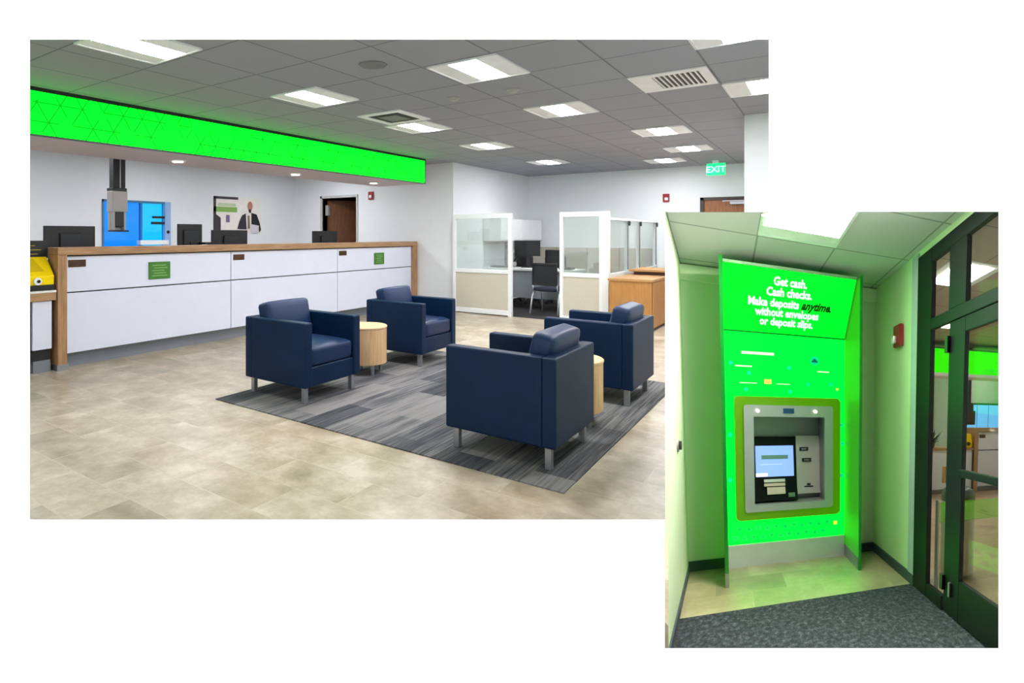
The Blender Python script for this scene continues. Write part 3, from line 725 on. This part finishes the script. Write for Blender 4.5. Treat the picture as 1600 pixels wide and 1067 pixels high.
# guest chairs with chrome legs
def guest(cx, cy, label, scale=1.0):
    t = thing('guest_chair', label, 'chair', (cx, cy, 0), 'mesh back guest chairs')
    # mesh back
    bk = MB().box(cx - .22, cx + .22, cy - .25, cy - .22, .84, .885).box(cx - .22, cx + .22, cy - .24, cy - .21, .5, .53).box(cx - .225, cx - .195, cy - .25, cy - .215, .5, .88).box(cx + .195, cx + .225, cy - .25, cy - .215, .5, .88)
    bk.build('back_frame', m_black, t, bevel=.008)
    bx(cx - .2, cx + .2, cy - .237, cy - .229, .52, .86).build('mesh_back', M('black_mesh', (34, 36, 42), .8) if 'black_mesh' not in bpy.data.materials else bpy.data.materials['black_mesh'], t)
    MB().soft((cx, cy, .43), (.225, .22, .035), .025, (0, 0, .01), 8).build('seat', M('navy_seat', (24, 32, 54), .7) if 'navy_seat' not in bpy.data.materials else bpy.data.materials['navy_seat'], t, smooth=True)
    for s_ in (-1, 1):
        MB().tube([(cx + s_ * .25, cy - .27, .006), (cx + s_ * .24, cy - .2, .3), (cx + s_ * .22, cy - .12, .4)], .015).build('leg', m_chrome, t, smooth=True)
        MB().tube([(cx + s_ * .25, cy + .27, .006), (cx + s_ * .24, cy + .2, .3), (cx + s_ * .22, cy + .1, .4)], .015).build('leg', m_chrome, t, smooth=True)
        MB().tube([(cx + s_ * .22, cy - .2, .4), (cx + s_ * .22, cy - .23, .52)], .012).build('back_support', m_chrome, t, smooth=True)
    return t
guest(-3.96, 9.78, 'black mesh back chair with chrome legs at the cubicle entrance')
t = thing('desk_chair', 'black high back chair behind the desk, above the mesh back chair', 'chair', (-4.1, 11.1, 0))
task(t, -4.3, 11.1)
bx(-4.5, -4.12, 10.86, 10.9, .76, 1.08).build('headrest_panel', m_black, t, bevel=.02)
t = thing('floor_lamp_pole', 'slim dark upright pole behind the left glass partition', 'pole', (-5.3, 10.45, 0))
bx(-5.26, -5.22, 10.66, 10.70, .006, 1.64).build('pole', m_dark, t); MB().cyl((-5.24, 10.68, .006), .1, .015).build('pole_base', m_dark, t)

# oak cabinet
t = thing('oak_cabinet', 'golden oak cabinet standing outside the cubicle behind the far armchair', 'cabinet', (-2.3, 9.3, 0))
bx(-2.64, -2.05, 8.78, 10.6, .03, .70).build('body', m_oakc, t)
bx(-2.66, -2.03, 8.76, 10.62, .70, .735).build('cabinet_top', m_oakt, t, bevel=.004)
bx(-2.62, -2.07, 8.80, 10.6, 0, .03).build('plinth', m_dark, t)
bx(-2.048, -2.03, 8.80, 9.68, .05, .69).build('door', m_oakc, t, bevel=.003); bx(-2.048, -2.03, 9.69, 10.58, .05, .69).build('door', m_oakc, t, bevel=.003)
t = thing('oak_shelf_box', 'raised oak shelf on the far end of the cabinet with a shadowed gap', 'shelf', (-2.3, 9.9, .735))
bx(-2.62, -1.9, 9.72, 10.5, .79, .82).build('shelf_top', m_oakt, t); bx(-2.56, -2.06, 9.8, 10.45, .735, .79).build('support', M('dark_walnut', (70, 46, 30), .5), t)
# baseboards
struct(bx(-9.57, -9.55, 0, 4.8, 0, .1).box(-8.8 + .0, -8.79, 9.05, 9.07, 0, .1).box(-7.74, -5.5, 9.06, 9.08, 0, .1).build('baseboard_left', m_trim_grey), 'grey vinyl baseboard of the teller area', 'baseboard')
struct(bx(-5.48, -2.0, 12.31, 12.33, 0, .1).build('baseboard_back', m_trim_grey), 'grey vinyl baseboard of the back wall', 'baseboard')

# ================================================================== ATM VESTIBULE (sheared axes)
XF = vest
m_vw = M('vestibule_wall_green_cast', (214, 230, 196), .75, vary=.01)  # green cast of the sign's light is mixed into the wall colour
m_vbase = M('vestibule_vinyl_base', (62, 72, 84), .6)
PL, PR, QD, RC = -.357, 1.63, 3.6, 2.944
# left wall: raking, mitred edge cut along the camera ray through an image pixel column
EDGE = {-.02: (2.1348, 2.4775), RC + .01: (2.7452, 3.0879)}        # where the wall ends, inner and outer face, at its foot and head
p0, p1 = PL, PL - .05
vs = []
for r in (-.02, RC + .01):
    for p, e_ in zip((p0, p1), EDGE[r]): vs.append((p, e_, r))
    for p in (p1, p0): vs.append((p, QD + .05, r))
mb = MB().add(vs, [(0, 1, 2, 3), (7, 6, 5, 4), (0, 1, 5, 4), (1, 2, 6, 5), (2, 3, 7, 6), (3, 0, 4, 7)])
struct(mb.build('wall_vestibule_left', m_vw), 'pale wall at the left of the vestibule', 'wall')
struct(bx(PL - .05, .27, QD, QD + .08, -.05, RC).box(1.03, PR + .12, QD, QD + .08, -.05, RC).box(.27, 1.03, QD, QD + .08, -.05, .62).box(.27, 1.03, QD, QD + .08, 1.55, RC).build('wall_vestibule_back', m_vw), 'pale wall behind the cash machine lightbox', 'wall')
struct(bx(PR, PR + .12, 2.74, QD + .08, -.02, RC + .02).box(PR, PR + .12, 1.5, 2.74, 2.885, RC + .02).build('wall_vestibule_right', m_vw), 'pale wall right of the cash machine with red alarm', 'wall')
# ceiling, its front edge cut to follow a pixel row of the image
ce = [(PL - .05, QD + .05), (PR + .12, QD + .05), (PR + .12, 2.765 - .3275 * (PR + .12 + .357)), (PL - .05, 2.765 + .3275 * .05)]
ce = [(PL, QD + .05), (PR + .12, QD + .05), (PR + .12, 1.6), (.36, 2.05), (.345, 2.535), (PL, 2.765)]
top = [(ce[0][0], ce[0][1]), (ce[1][0], ce[1][1]), (ce[2][0], ce[2][1]), (.42, 2.1), (.40, 2.70), (PL + .04, 2.94)]          # front edge mitred
cb_ = MB().add([(a, b, RC) for a, b in ce] + [(a, b, RC + .04) for a, b in top], [(5, 4, 3, 2, 1, 0), (6, 7, 8, 9, 10, 11)] + [(i, (i + 1) % 6, (i + 1) % 6 + 6, i + 6) for i in range(6)])
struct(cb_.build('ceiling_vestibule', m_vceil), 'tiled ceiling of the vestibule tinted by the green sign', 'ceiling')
flp = [(PL - .05, QD), (PR + .12, QD), (PR + .12, 1.35), (PL - .05, 2.0)]
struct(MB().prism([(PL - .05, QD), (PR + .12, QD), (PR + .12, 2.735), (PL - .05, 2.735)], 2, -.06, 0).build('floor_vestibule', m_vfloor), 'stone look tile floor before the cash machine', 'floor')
o = MB().prism([(PL - .05, 2.735), (PR + .04, 2.735), (PR + .04, 1.40), (PL - .05, 1.95)], 2, -.06, .004).build('entrance_mat', m_mat, loc=(.6, 2.3, 0)); tag(o, 'dark grey flecked entrance matting on the vestibule floor', 'mat')
# baseboards
struct(bx(PL, PR, QD - .015, QD, 0, .1).build('baseboard_vestibule_back', m_vbase), 'dark baseboard on the cash machine wall', 'baseboard')
struct(bx(PR - .015, PR, 2.70, QD, 0, .1).build('baseboard_vestibule_right', m_vbase), 'dark baseboard under the red alarm', 'baseboard')
struct(bx(PL, PL + .012, 2.2, QD, 0, .07).build('baseboard_vestibule_left', m_vbase), 'dark baseboard along the left vestibule wall', 'baseboard')
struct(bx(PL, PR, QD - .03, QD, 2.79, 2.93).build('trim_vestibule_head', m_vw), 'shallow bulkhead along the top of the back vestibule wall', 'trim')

# ATM surround
m_atm = M_sign('lit_atm_panel', (0, 255, 40), (0, 150, 36), (0, 2), .2, .02, power=3.0, thr=.7, noise_amt=.25)
m_atm_top = M_sign('lit_atm_canopy', (0, 225, 36), (0, 190, 22), (0, 2), .3, .0, power=1.9, thr=.9, noise_amt=.2)
m_fin = M_emit('lit_green_fin', (70, 205, 30), .42, (0, 90, 10))
m_fin_d = M('dark_green_fin', (0, 110, 30), .4, em=(10, 150, 40), emp=.15)
s = thing('atm_surround', 'tall glowing green lightbox surround with slanted canopy around the cash machine', 'lightbox', (.62, 3.57, 0))
hx0, hx1, hz0, hz1 = .10, 1.20, .48, 1.735        # hole for the machine
qf = 3.555
pnl = MB().box(.02, 1.255, qf, 3.595, hz1, 2.36).box(.02, 1.255, qf, 3.595, .235, hz0).box(.02, hx0, qf, 3.595, hz0, hz1).box(hx1, 1.255, qf, 3.595, hz0, hz1)
pp_ = pnl.build('lit_panel', m_atm, s)
bx(.02, 1.255, 3.545, 3.595, .0, .235).build('kick_panel', M('white_kick', (210, 214, 220), .4), s)
can = MB().add([(.02, 3.555, 2.365), (1.25, 3.555, 2.365), (1.25, 3.21, 2.85), (.02, 3.21, 2.85), (.02, 3.59, 2.365), (1.25, 3.59, 2.365), (1.25, 3.59, 2.87), (.02, 3.59, 2.87), (1.25, 3.21, 2.87), (.02, 3.21, 2.87)],
    [(0, 1, 2, 3), (0, 4, 5, 1), (4, 7, 6, 5), (3, 2, 8, 9), (9, 8, 6, 7), (0, 3, 9, 7, 4), (1, 5, 6, 8, 2)])
cb2 = can.build('canopy_box', m_fin_d, s)
_n = Vector((0, -.485, -.345)).normalized() * .004
cn = MB().add([(.021, 3.553, 2.368), (1.249, 3.553, 2.368), (1.249, 3.212, 2.848), (.021, 3.212, 2.848)] + [tuple(Vector(q) + _n) for q in ((.021, 3.553, 2.368), (1.249, 3.553, 2.368), (1.249, 3.212, 2.848), (.021, 3.212, 2.848))],
    [(3, 2, 1, 0), (4, 5, 6, 7), (0, 1, 5, 4), (1, 2, 6, 5), (2, 3, 7, 6), (3, 0, 4, 7)]).build('canopy', m_atm_top, s)
bx(.02, 1.25, 3.20, 3.212, 2.848, 2.872).build('canopy_edge', M('canopy_trim', (150, 190, 150), .4), s)
bx(.02, 1.25, 3.545, 3.557, 2.353, 2.366).build('seam', m_fin_d, s)
bx(-.012, .018, 3.152, 3.6, .0, 2.875).build('side_fin', m_fin, s); bx(-.013, .019, 3.14, 3.152, .13, 2.875).build('fin_edge', m_fin_d, s); bx(1.262, 1.285, 3.15, 3.6, .13, 2.85).build('side_fin', m_fin, s, label='bright green translucent side fin')
bx(-.014, .020, 3.14, 3.152, 0, .13).build('fin_foot', m_alu, s); bx(1.258, 1.29, 3.15, 3.6, 0, .13).build('fin_foot', m_alu, s)
bx(1.262, 1.29, 3.14, 3.152, .0, 2.87).build('fin_edge', m_fin_d, s)
# text on the slanted canopy
cdir = Vector((0, -.345, .485)).normalized(); cn_ = Vector((0, -.485, -.345)).normalized()
def on_can(px_, zz_):
    def f_(x, y, d_):
        p = Vector((px_ + x * .80, 3.555, 2.365)) + cdir * (zz_ + y) + cn_ * (.007 + d_); return tuple(p)
    return f_
LX = .62
for body, zz_, x_ in (('Get cash.', .46, LX), ('Cash checks.', .365, LX), ('Make deposits', .265, LX - .14), ('without envelopes', .175, LX), ('or deposit slips.', .085, LX)):
    MB().text(body, on_can(x_, zz_), .104, bold=.003).build('lettering', m_wtext, cn)
MB().text('anytime.', on_can(LX + .275, .264), .112, shear=.4, bold=.004).build('script_lettering', m_ktext, cn)
# small marks on the lit panel
m_pale = M_emit('pale_print', (210, 255, 190), 1.0); m_tealp = M_emit('teal_print', (0, 190, 140), .8); m_org = M_emit('orange_print', (230, 170, 90), .9); m_ygr = M_emit('yellow_print', (230, 230, 60), .9)
m_gtri = M_emit('green_print', (0, 196, 84), .7); m_dkt = M_emit('dark_teal_print', (0, 90, 80), .5)
def mark(x0, x1, z0, z1, m): bx(x0, x1, 3.552, 3.556, z0, z1).build('printed_mark', m, pp_)
mark(.18, .50, 2.145, 2.17, m_pale); mark(.12, .28, 2.02, 2.032, m_pale); mark(.95, 1.08, 2.0, 2.012, m_pale)
mark(.40, .47, 1.86, 1.905, m_org); mark(.16, .33, 1.86, 1.866, m_pale); mark(.52, .66, 1.86, 1.866, m_pale)
MB().cyl((.92, 3.552, 2.115), .045, .004, 1, 20).build('printed_mark', m_tealp, pp_); MB().prism([(.88, 2.10), (.96, 2.10), (.92, 2.14)], 1, 3.549, 3.552).build('printed_mark', m_dkt, pp_)
MB().prism([(1.15, 1.84), (1.19, 1.84), (1.17, 1.81)], 1, 3.552, 3.556).build('printed_mark', m_ygr, pp_)
mark(1.13, 1.17, .36, .40, m_ygr)
for (x, z) in ((.65, 2.03), (.25, 1.96), (.22, 1.80), (.66, 1.79), (.85, 1.87), (1.1, 1.88), (.06, 1.35), (1.22, 1.45), (1.23, 1.25), (.05, .9), (1.22, .9), (.08, 2.05)):
    MB().cyl((x, 3.552, z), .022, .004, 1, 6).build('printed_mark', m_tealp, pp_)
for j in range(2):
    for i in range(11):
        x = .09 + i * .092 + j * .046; z = .30 + j * .09; u = 1 if i % 2 else -1
        MB().prism([(x - .036, z - .024 * u), (x + .036, z - .024 * u), (x, z + .03 * u)], 1, 3.552, 3.556).build('printed_triangle', m_gtri, pp_)
# the machine
a = thing('cash_machine', 'grey cash machine with lit screen set in an olive green bezel', 'cash machine', (.65, 3.5, .48))
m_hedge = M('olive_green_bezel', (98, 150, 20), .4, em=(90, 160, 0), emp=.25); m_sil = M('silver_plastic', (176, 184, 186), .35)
def rrect(x0, x1, z0, z1, r, n_=5):
    pts = []
    for cx_, cz_, a0 in ((x1 - r, z1 - r, 0), (x0 + r, z1 - r, 90), (x0 + r, z0 + r, 180), (x1 - r, z0 + r, 270)):
        for i in range(n_ + 1):
            an = math.radians(a0 + 90 * i / n_); pts.append((cx_ + r * math.cos(an), cz_ + r * math.sin(an)))
    return pts
def ringmesh(o_, i_, q0, q1):
    n_ = len(o_); vs = [(x, q, z) for q in (q0, q1) for x, z in o_] + [(x, q, z) for q in (q0, q1) for x, z in i_]
    fs = []
    for i in range(n_):
        j = (i + 1) % n_
        fs += [(i, j, 2 * n_ + j, 2 * n_ + i), (n_ + i, 3 * n_ + i, 3 * n_ + j, n_ + j), (i, n_ + i, n_ + j, j), (2 * n_ + i, 2 * n_ + j, 3 * n_ + j, 3 * n_ + i)]
    return MB().add(vs, fs)
ringmesh(rrect(.105, 1.195, .485, 1.73, .05), rrect(.19, 1.108, .57, 1.645, .03), 3.52, 3.58).build('bezel', m_hedge, a)
ringmesh(rrect(.19, 1.108, .57, 1.645, .03), rrect(.285, 1.015, .64, 1.53, .012), 3.505, 3.6).build('surround_frame', m_sil, a)
mb = bx(.285, 1.015, 3.74, 3.76, .64, 1.53).box(.275, .285, 3.55, 3.76, .63, 1.54).box(1.015, 1.025, 3.55, 3.76, .63, 1.54).box(.275, 1.025, 3.55, 3.76, 1.53, 1.54).box(.275, 1.025, 3.55, 3.76, .63, .64)
mb.build('recess', M('recess_grey', (150, 160, 156), .5), a)
MB().prism([(3.735, 1.32), (3.69, 1.32), (3.62, .80), (3.57, .66), (3.735, .66)], 0, .29, .74).build('screen_console', M('console_black', (16, 18, 22), .7, spec=.15), a)
MB().prism([(3.735, 1.33), (3.71, 1.33), (3.66, .70), (3.735, .70)], 0, .745, 1.01).build('card_console', M('pale_console', (206, 208, 200), .4), a)
def tilt(q1, z1, q0, z0, x0, x1, a0, a1, th, m, nm, par):               # patch on the tilted console face, a0..a1 along it
    d_ = Vector((0, q1 - q0, z1 - z0)); nrm = Vector((0, -(z1 - z0), q1 - q0)).normalized()
    P0 = Vector((0, q0, z0)) + d_ * a0; P1 = Vector((0, q0, z0)) + d_ * a1
    vs = [(x0, P0.y, P0.z), (x1, P0.y, P0.z), (x1, P1.y, P1.z), (x0, P1.y, P1.z)]
    vs = [Vector(v_) for v_ in vs]; vs += [v_ + nrm * th for v_ in vs]
    return MB().add(vs, [(3, 2, 1, 0), (4, 5, 6, 7), (0, 1, 5, 4), (1, 2, 6, 5), (2, 3, 7, 6), (3, 0, 4, 7)]).build(nm, m, par)
SCR = (3.69, 1.32, 3.62, .80)
sc_ = tilt(*SCR, .31, .71, .20, .82, .004, M_emit('lit_blue_screen', (132, 164, 232), .95), 'screen', a)
tilt(*SCR, .37, .65, .55, .63, .006, M_emit('screen_bar', (84, 120, 110), .6), 'message_bar', sc_)
tilt(*SCR, .36, .58, .44, .45, .006, M_emit('screen_line', (190, 205, 245), .9), 'screen_line', sc_)
tilt(*SCR, .31, .43, .21, .27, .006, M_emit('screen_warm', (255, 236, 214), 1.0), 'bright_corner', sc_)
tilt(*SCR, .39, .61, .09, .15, .02, m_desk, 'cash_slot', a); tilt(*SCR, .39, .61, .01, .07, .02, M('pale_pink_plastic', (225, 205, 195), .4), 'cash_slot', a)
tilt(3.62, .80, 3.57, .66, .42, .61, .45, .95, .012, M('keypad_metal', (215, 200, 190), .4), 'keypad', a)
tilt(3.62, .80, 3.57, .66, .64, .71, .2, .5, .01, m_alu, 'reader', a)
CR = (3.71, 1.33, 3.66, .70)
for a0, a1, x0, x1 in ((.74, .80, .785, .88), (.55, .61, .81, .91)):
    q_ = tilt(*CR, x0, x1, a0, a1, .012, m_black, 'card_slot', a); tilt(*CR, x0 + .02, x1 - .02, (a0 + a1) / 2 - .01, (a0 + a1) / 2 + .01, .016, m_greyp, 'slot_light', q_)
tilt(*CR, .83, .93, .11, .13, .004, m_black, 'card_symbol', a); tilt(*CR, .86, .90, .14, .175, .004, m_black, 'card_symbol', a)
for x in (.33, .92):
    MB().cyl((x, 3.495, 1.585), .013, .012, 1, 16).build('spotlight', m_led, a)
bx(.58, .69, 3.497, 3.506, 1.565, 1.615).build('bank_card_badge', M('blue_badge', (40, 70, 130), .4), a)
# ceiling light of the vestibule
c = thing('ceiling_light', 'square ceiling light above the cash machine in the vestibule', 'ceiling light', (.6, 2.5, RC))
MB().box(.285, .925, 2.825, 2.85, RC - .012, RC).box(.285, .31, 2.58, 2.825, RC - .012, RC).box(.90, .925, 2.22, 2.825, RC - .012, RC).build('frame', m_frame, c)
bx(.31, .90, 2.70, 2.825, RC - .008, RC - .001).build('reflector', m_refl, c)
MB().prism([(.31, 2.70), (.90, 2.70), (.90, 2.30), (.40, 2.30), (.37, 2.545), (.31, 2.57)], 2, RC - .006, RC - .002).build('lens', M_emit('vestibule_lens', (255, 250, 235), 105), c)
# red alarm and wall button
al = thing('fire_alarm', 'red fire alarm with white strobe on the vestibule wall by the glass door', 'fire alarm', (PR, 3.03, 2.3))
bx(PR - .045, PR, 2.955, 3.09, 2.2, 2.41).build('housing', m_red, al, bevel=.01); MB().soft((PR - .06, 3.04, 2.27), (.02, .03, .035), .012, n=4).build('strobe', m_frame, al, smooth=True)
b_ = thing('wall_button', 'small black round button on the left vestibule wall', 'button', (PL, 3.01, 1.29))
MB().cyl((PL, 3.01, 1.29), .05, .012, 0, 20).build('plate', m_greyp, b_); MB().cyl((PL + .012, 3.01, 1.29), .035, .02, 0, 16).build('push_button', m_black, b_)

# ---------------- glass door wall
m_blk = M('black_anodised_frame', (20, 24, 25), .5, 0, spec=.1)
g = thing('door_3', 'black framed glass entrance door with sidelight and transom', 'door', (PR, 2.0, 0), kind='structure')
F0, F1 = PR - .015, PR + .03
MB().box(F0, F1, 2.49, 2.70, 0.0, 2.885).box(F0, F1, 1.5, 2.49, 2.775, 2.885).box(F0, F1, 2.07, 2.26, 2.325, 2.775).box(F0, F1, 1.5, 2.49, 2.235, 2.325).box(F0, F1, 2.27, 2.49, .0, .12).build('frame', m_blk, g, bevel=.004)
struct(bx(PR - .012, PR + .1, 2.70, 2.80, 0.1, 2.925).build('trim_door_jamb', M('jamb_trim', (186, 186, 204), .5)), 'pale metal corner trim beside the glass door frame', 'trim')
lf_ = MB().box(PR - .01, PR + .028, 2.07, 2.25, .02, 2.23).box(PR - .01, PR + .028, 1.5, 2.07, 2.125, 2.23).box(PR - .01, PR + .028, 1.5, 2.07, .02, .33)
lf_.build('door_leaf', m_blk, g, bevel=.004)
bx(PR - .05, PR - .01, 1.55, 2.07, 1.105, 1.16).build('push_bar', m_blk, g, bevel=.006)
for r in (2.07, .25): bx(PR - .035, PR - .005, 2.235, 2.27, r - .06, r + .06).build('hinge', m_black, g)
bx(PR - .03, PR - .008, 2.15, 2.17, .17, .28).build('floor_bolt', m_alu, g)
bx(PR + .018, PR + .026, 1.5, 2.07, .33, 2.125).build('door_glass', m_glass, g)
bx(PR + .018, PR + .026, 2.27, 2.49, .12, 2.235).build('sidelight_glass', m_glass, g)
MB().box(PR + .018, PR + .026, 2.26, 2.49, 2.325, 2.775).box(PR + .018, PR + .026, 1.5, 2.07, 2.325, 2.775).build('transom_glass', m_glass, g)
m_film = NT('reflected_green'); m_film.t.nodes.remove(m_film.b)  # tint that stands in for a green reflection
_t = m_film.n('ShaderNodeBsdfTransparent'); _t.inputs[0].default_value = lin((236, 252, 222)); _d = m_film.n('ShaderNodeBsdfTranslucent'); _d.inputs[0].default_value = lin((170, 245, 110))
_m = m_film.n('ShaderNodeMixShader'); _m.inputs[0].default_value = .28; m_film.l(_t.outputs[0], _m.inputs[1]); m_film.l(_d.outputs[0], _m.inputs[2]); m_film.l(_m.outputs[0], m_film.out.inputs[0]); m_film = m_film.m

# ---------------- the hall beyond the glass
RC2 = 3.1
m_floor2 = M_floor('hall_stone_tile', (150, 122, 92), (192, 160, 126), (214, 184, 150), .62, .31)
struct(bx(PR + .13, 9.5, 1.5, 10.6, -.05, -.002).build('floor_hall', m_floor2), 'tan tile floor of the hall beyond the glass door', 'floor')
struct(bx(PR + .13, 9.5, 1.5, 10.6, RC2, RC2 + .05).build('ceiling_hall', M_ceiling('hall_ceiling_tile', (176, 160, 150), .64, .61, (0, 0, 0))), 'tiled ceiling of the hall beyond the glass door', 'ceiling')
struct(bx(PR + .13, 9.5, 10.5, 10.6, -.05, RC2).box(9.4, 9.5, 1.5, 10.5, -.05, RC2).box(PR + .13, 9.5, 1.45, 1.5, -.05, RC2).box(PR + .13, PR + .2, QD + .1, 10.5, -.05, RC2).build('wall_hall', m_white), 'white far walls of the hall beyond the glass door', 'wall')
QH = 6.0
t = thing('lit_band', 'glowing green band seen through the glass door', 'lightbox', (5.5, QH, 2.45))
bx(3.2, 9.3, QH, QH + .4, 2.46, 2.93).build('light_panel', M_sign('hall_green_band', (60, 255, 0), (30, 215, 0), (0, 2), .17, .015, power=1.0), t)
bx(3.2, 9.3, QH - .01, QH + .41, 2.93, 2.96).build('top_trim', m_dark, t); bx(3.2, 9.3, QH - .005, QH + .41, 2.40, 2.46).build('bottom_trim', m_white, t)
t = thing('oak_frame_counter', 'white counter with oak frame seen through the glass door', 'counter', (6, QH, 0))
bx(5.0, 9.2, QH, QH + .5, 1.28, 1.36).build('counter_top', m_wood, t); bx(5.0, 5.1, QH, QH + .5, 0, 1.28).build('end_post', m_woodv, t)
bx(5.1, 9.2, QH + .04, QH + .5, .12, .88).build('lower_panel', m_panel, t); bx(5.1, 9.2, QH + .04, QH + .5, .9, 1.27).build('upper_panel', m_panel, t); bx(5.1, 9.2, QH + .1, QH + .5, 0, .12).build('toe_kick', m_toe, t)
bx(5.16, 5.3, QH + .03, QH + .04, 1.15, 1.22).build('number_plate', m_bronze, t)
t = thing('white_side_counter', 'low white counter with oak edge seen through the sidelight', 'counter', (4.4, QH, 0))
bx(3.3, 4.98, QH, QH + .5, .9, .95).build('counter_top', m_wood, t); bx(3.3, 4.97, QH + .03, QH + .5, .1, .9).build('body', m_panel, t); bx(3.3, 4.97, QH + .08, QH + .5, 0, .1).build('toe_kick', m_toe, t)
t = thing('coin_bin', 'small yellow coin machine seen through the glass door', 'coin machine', (4.9, QH + .1, .95))
MB().prism([(4.76, .95), (4.97, .95), (4.97, 1.08), (4.93, 1.24), (4.80, 1.24), (4.76, 1.1)], 1, QH + .03, QH + .4).build('hopper', m_yellow, t, bevel=.01); MB().cyl((4.87, QH + .01, 1.03), .04, .02, 1, 16).build('knob', m_black, t)
t = thing('potted_plant', 'dark leafy plant on the low counter seen through the sidelight', 'plant', (4.1, QH + .2, .95))
MB().lathe((4.05, QH + .2, .95), [(.09, 0), (.12, .12)], 16).build('pot', m_dark, t)
lf = MB()
for i in range(70):
    an = random.uniform(0, 6.28); r = random.uniform(.05, .30); z = random.uniform(1.05, 1.32); b0 = Vector((4.05, QH + .2, 1.03)); e_ = Vector((4.05 + r * math.cos(an), QH + .2 + r * math.sin(an) * .5, z))
    s_ = (e_ - b0).cross(Vector((0, 0, 1))).normalized() * .03; m_ = b0.lerp(e_, .65); lf.add([b0, m_ + s_, e_, m_ - s_], [(0, 1, 2, 3)])
lf.build('foliage', M('dark_leaves', (36, 62, 34), .6), t)
# pillar, column, blue window beyond
o = bx(4.35, 4.62, QH + .9, QH + 1.1, 0, RC2).build('column_hall', M('pale_green_paint', (206, 214, 190), .8)); struct(o, 'pale column in the hall beyond the sidelight', 'pillar')
t = thing('ceiling_column', 'dark hanging column seen through the glass door', 'camera column', (5.3, QH + .3, RC2))
bx(5.17, 5.25, QH + .45, QH + .53, 1.9, RC2).build('pole', m_dark, t); bx(5.12, 5.3, QH + .42, QH + .56, 1.5, 1.9).build('housing', m_dark, t)
t = thing('lit_blue_window', 'blue glowing teller window seen through the glass door', 'window', (6, 7.9, 1.5))
bx(6.3, 8.7, 8.0, 8.04, .9, 2.0).build('frame', m_dark, t)
for i in range(6): bx(6.34 + i * .385, 6.70 + i * .385, 7.985, 8.0, 1.0, 1.95).build('pane', M_emit('blue_daylight', (110, 185, 240), .8) if i == 0 else bpy.data.materials['blue_daylight'], t)
struct(bx(3.3, 9.4, 8.05, 8.15, 0, RC2).build('wall_hall_back', M('pale_green_wall', (216, 222, 204), .8)), 'pale wall behind the counters in the hall', 'wall')
t = thing('computer_monitor', 'black monitor on the oak framed counter seen through the glass door', 'monitor', (5.15, QH + .2, 1.36))
bx(4.80, 5.5, QH + .6, QH + .63, 1.42, 1.74).build('housing', m_black, t); bx(5.1, 5.2, QH + .6, QH + .64, .9, 1.42).build('stand_neck', m_dark, t)
# trash can
t = thing('trash_can', 'brushed steel cylinder trash can behind the glass door', 'trash can', (2.28, 2.85, 0))
TX, TY, TR = 2.16, 2.80, .165
cb = MB(); n_ = 64; vs = []
for z in (.03, .74):
    for i in range(n_):
        an = 2 * math.pi * i / n_; r = TR * (1 - .02 * (i % 4 == 0)); vs.append((TX + r * math.cos(an), TY + r * math.sin(an) * .8, z))
cb.add(vs, [tuple(range(n_))[::-1], tuple(range(n_, 2 * n_))] + [(i, (i + 1) % n_, (i + 1) % n_ + n_, i + n_) for i in range(n_)])
cb.build('body', M('brushed_steel', (178, 172, 170), .3, .85), t)
lid = MB(); prof = [(TR * 1.02, .74), (TR * 1.02, .79), (TR * .9, .84), (TR * .6, .87), (.01, .88)]
vs = [(TX + r * math.cos(2 * math.pi * i / 40), TY + .8 * r * math.sin(2 * math.pi * i / 40), z) for r, z in prof for i in range(40)]
lid.add(vs, [(j * 40 + i, j * 40 + (i + 1) % 40, (j + 1) * 40 + (i + 1) % 40, (j + 1) * 40 + i) for j in range(4) for i in range(40)] + [tuple(range(160, 200))])
lid.build('lid', m_dark, t, smooth=True)
t = thing('stand_in_screen', 'added low glass screen in front of the trash can, its pale green top band standing in for a reflection', 'screen', (2.6, 2.6, 0))  # screen is added; its band imitates green reflected in the glass
bx(1.80, 3.5, 2.597, 2.603, .02, .60).build('clear_pane', m_glass, t)
bx(1.80, 3.5, 2.595, 2.605, .60, .78).build('green_band', m_film, t)
bx(3.5, 3.53, 2.58, 2.62, 0, .80).build('post', m_alu, t); bx(1.785, 1.80, 2.58, 2.62, 0, .80).build('post', m_alu, t)
# brochure holder
t = thing('brochure_holder', 'small brochure stand against the white low counter beyond the sidelight', 'brochure stand', (4.2, QH - .3, 0))
bx(4.05, 4.3, QH - .3, QH - .25, .3, .62).build('brochures', M('tan_brochure', (180, 140, 96), .6), t); bx(4.1, 4.25, QH - .31, QH - .30, .45, .58).build('cover_print', m_white, t); bx(4.15, 4.2, QH - .29, QH - .26, 0, .3).build('stem', m_dark, t)
# hall ceiling lights; those labelled as added only brighten the hall
m_hlens = M_emit('hall_lens', (255, 246, 236), 24)
for (x, y, l) in ((3.2, 4.6, 'hall ceiling light seen through the transom, near'), (5.6, 4.4, 'hall ceiling light beyond the glass door, farther right'), (4.6, 6.8, 'hall ceiling light behind the green band'), (7.4, 6.8, 'added second hall fill light behind the green band'), (2.2, 3.0, 'added hall fill light just inside the glass door'), (4.4, 2.6, 'added hall fill light to the right inside the glass door'), (7.6, 4.4, 'added hall fill light at the far right of the hall'), (2.2, 6.8, 'added hall fill light at the far left of the hall')):
    t = thing('hall_ceiling_light', l, 'ceiling light', (x, y, RC2), 'hall ceiling lights')
    bx(x, x + .62, y, y + .62, RC2 - .012, RC2).build('frame', m_frame, t); bx(x + .1, x + .52, y + .05, y + .57, RC2 - .02, RC2 - .012).build('lens', m_hlens, t)
XF = ident
for o in list(bpy.data.objects):
    if 'base' in o: del o['base']
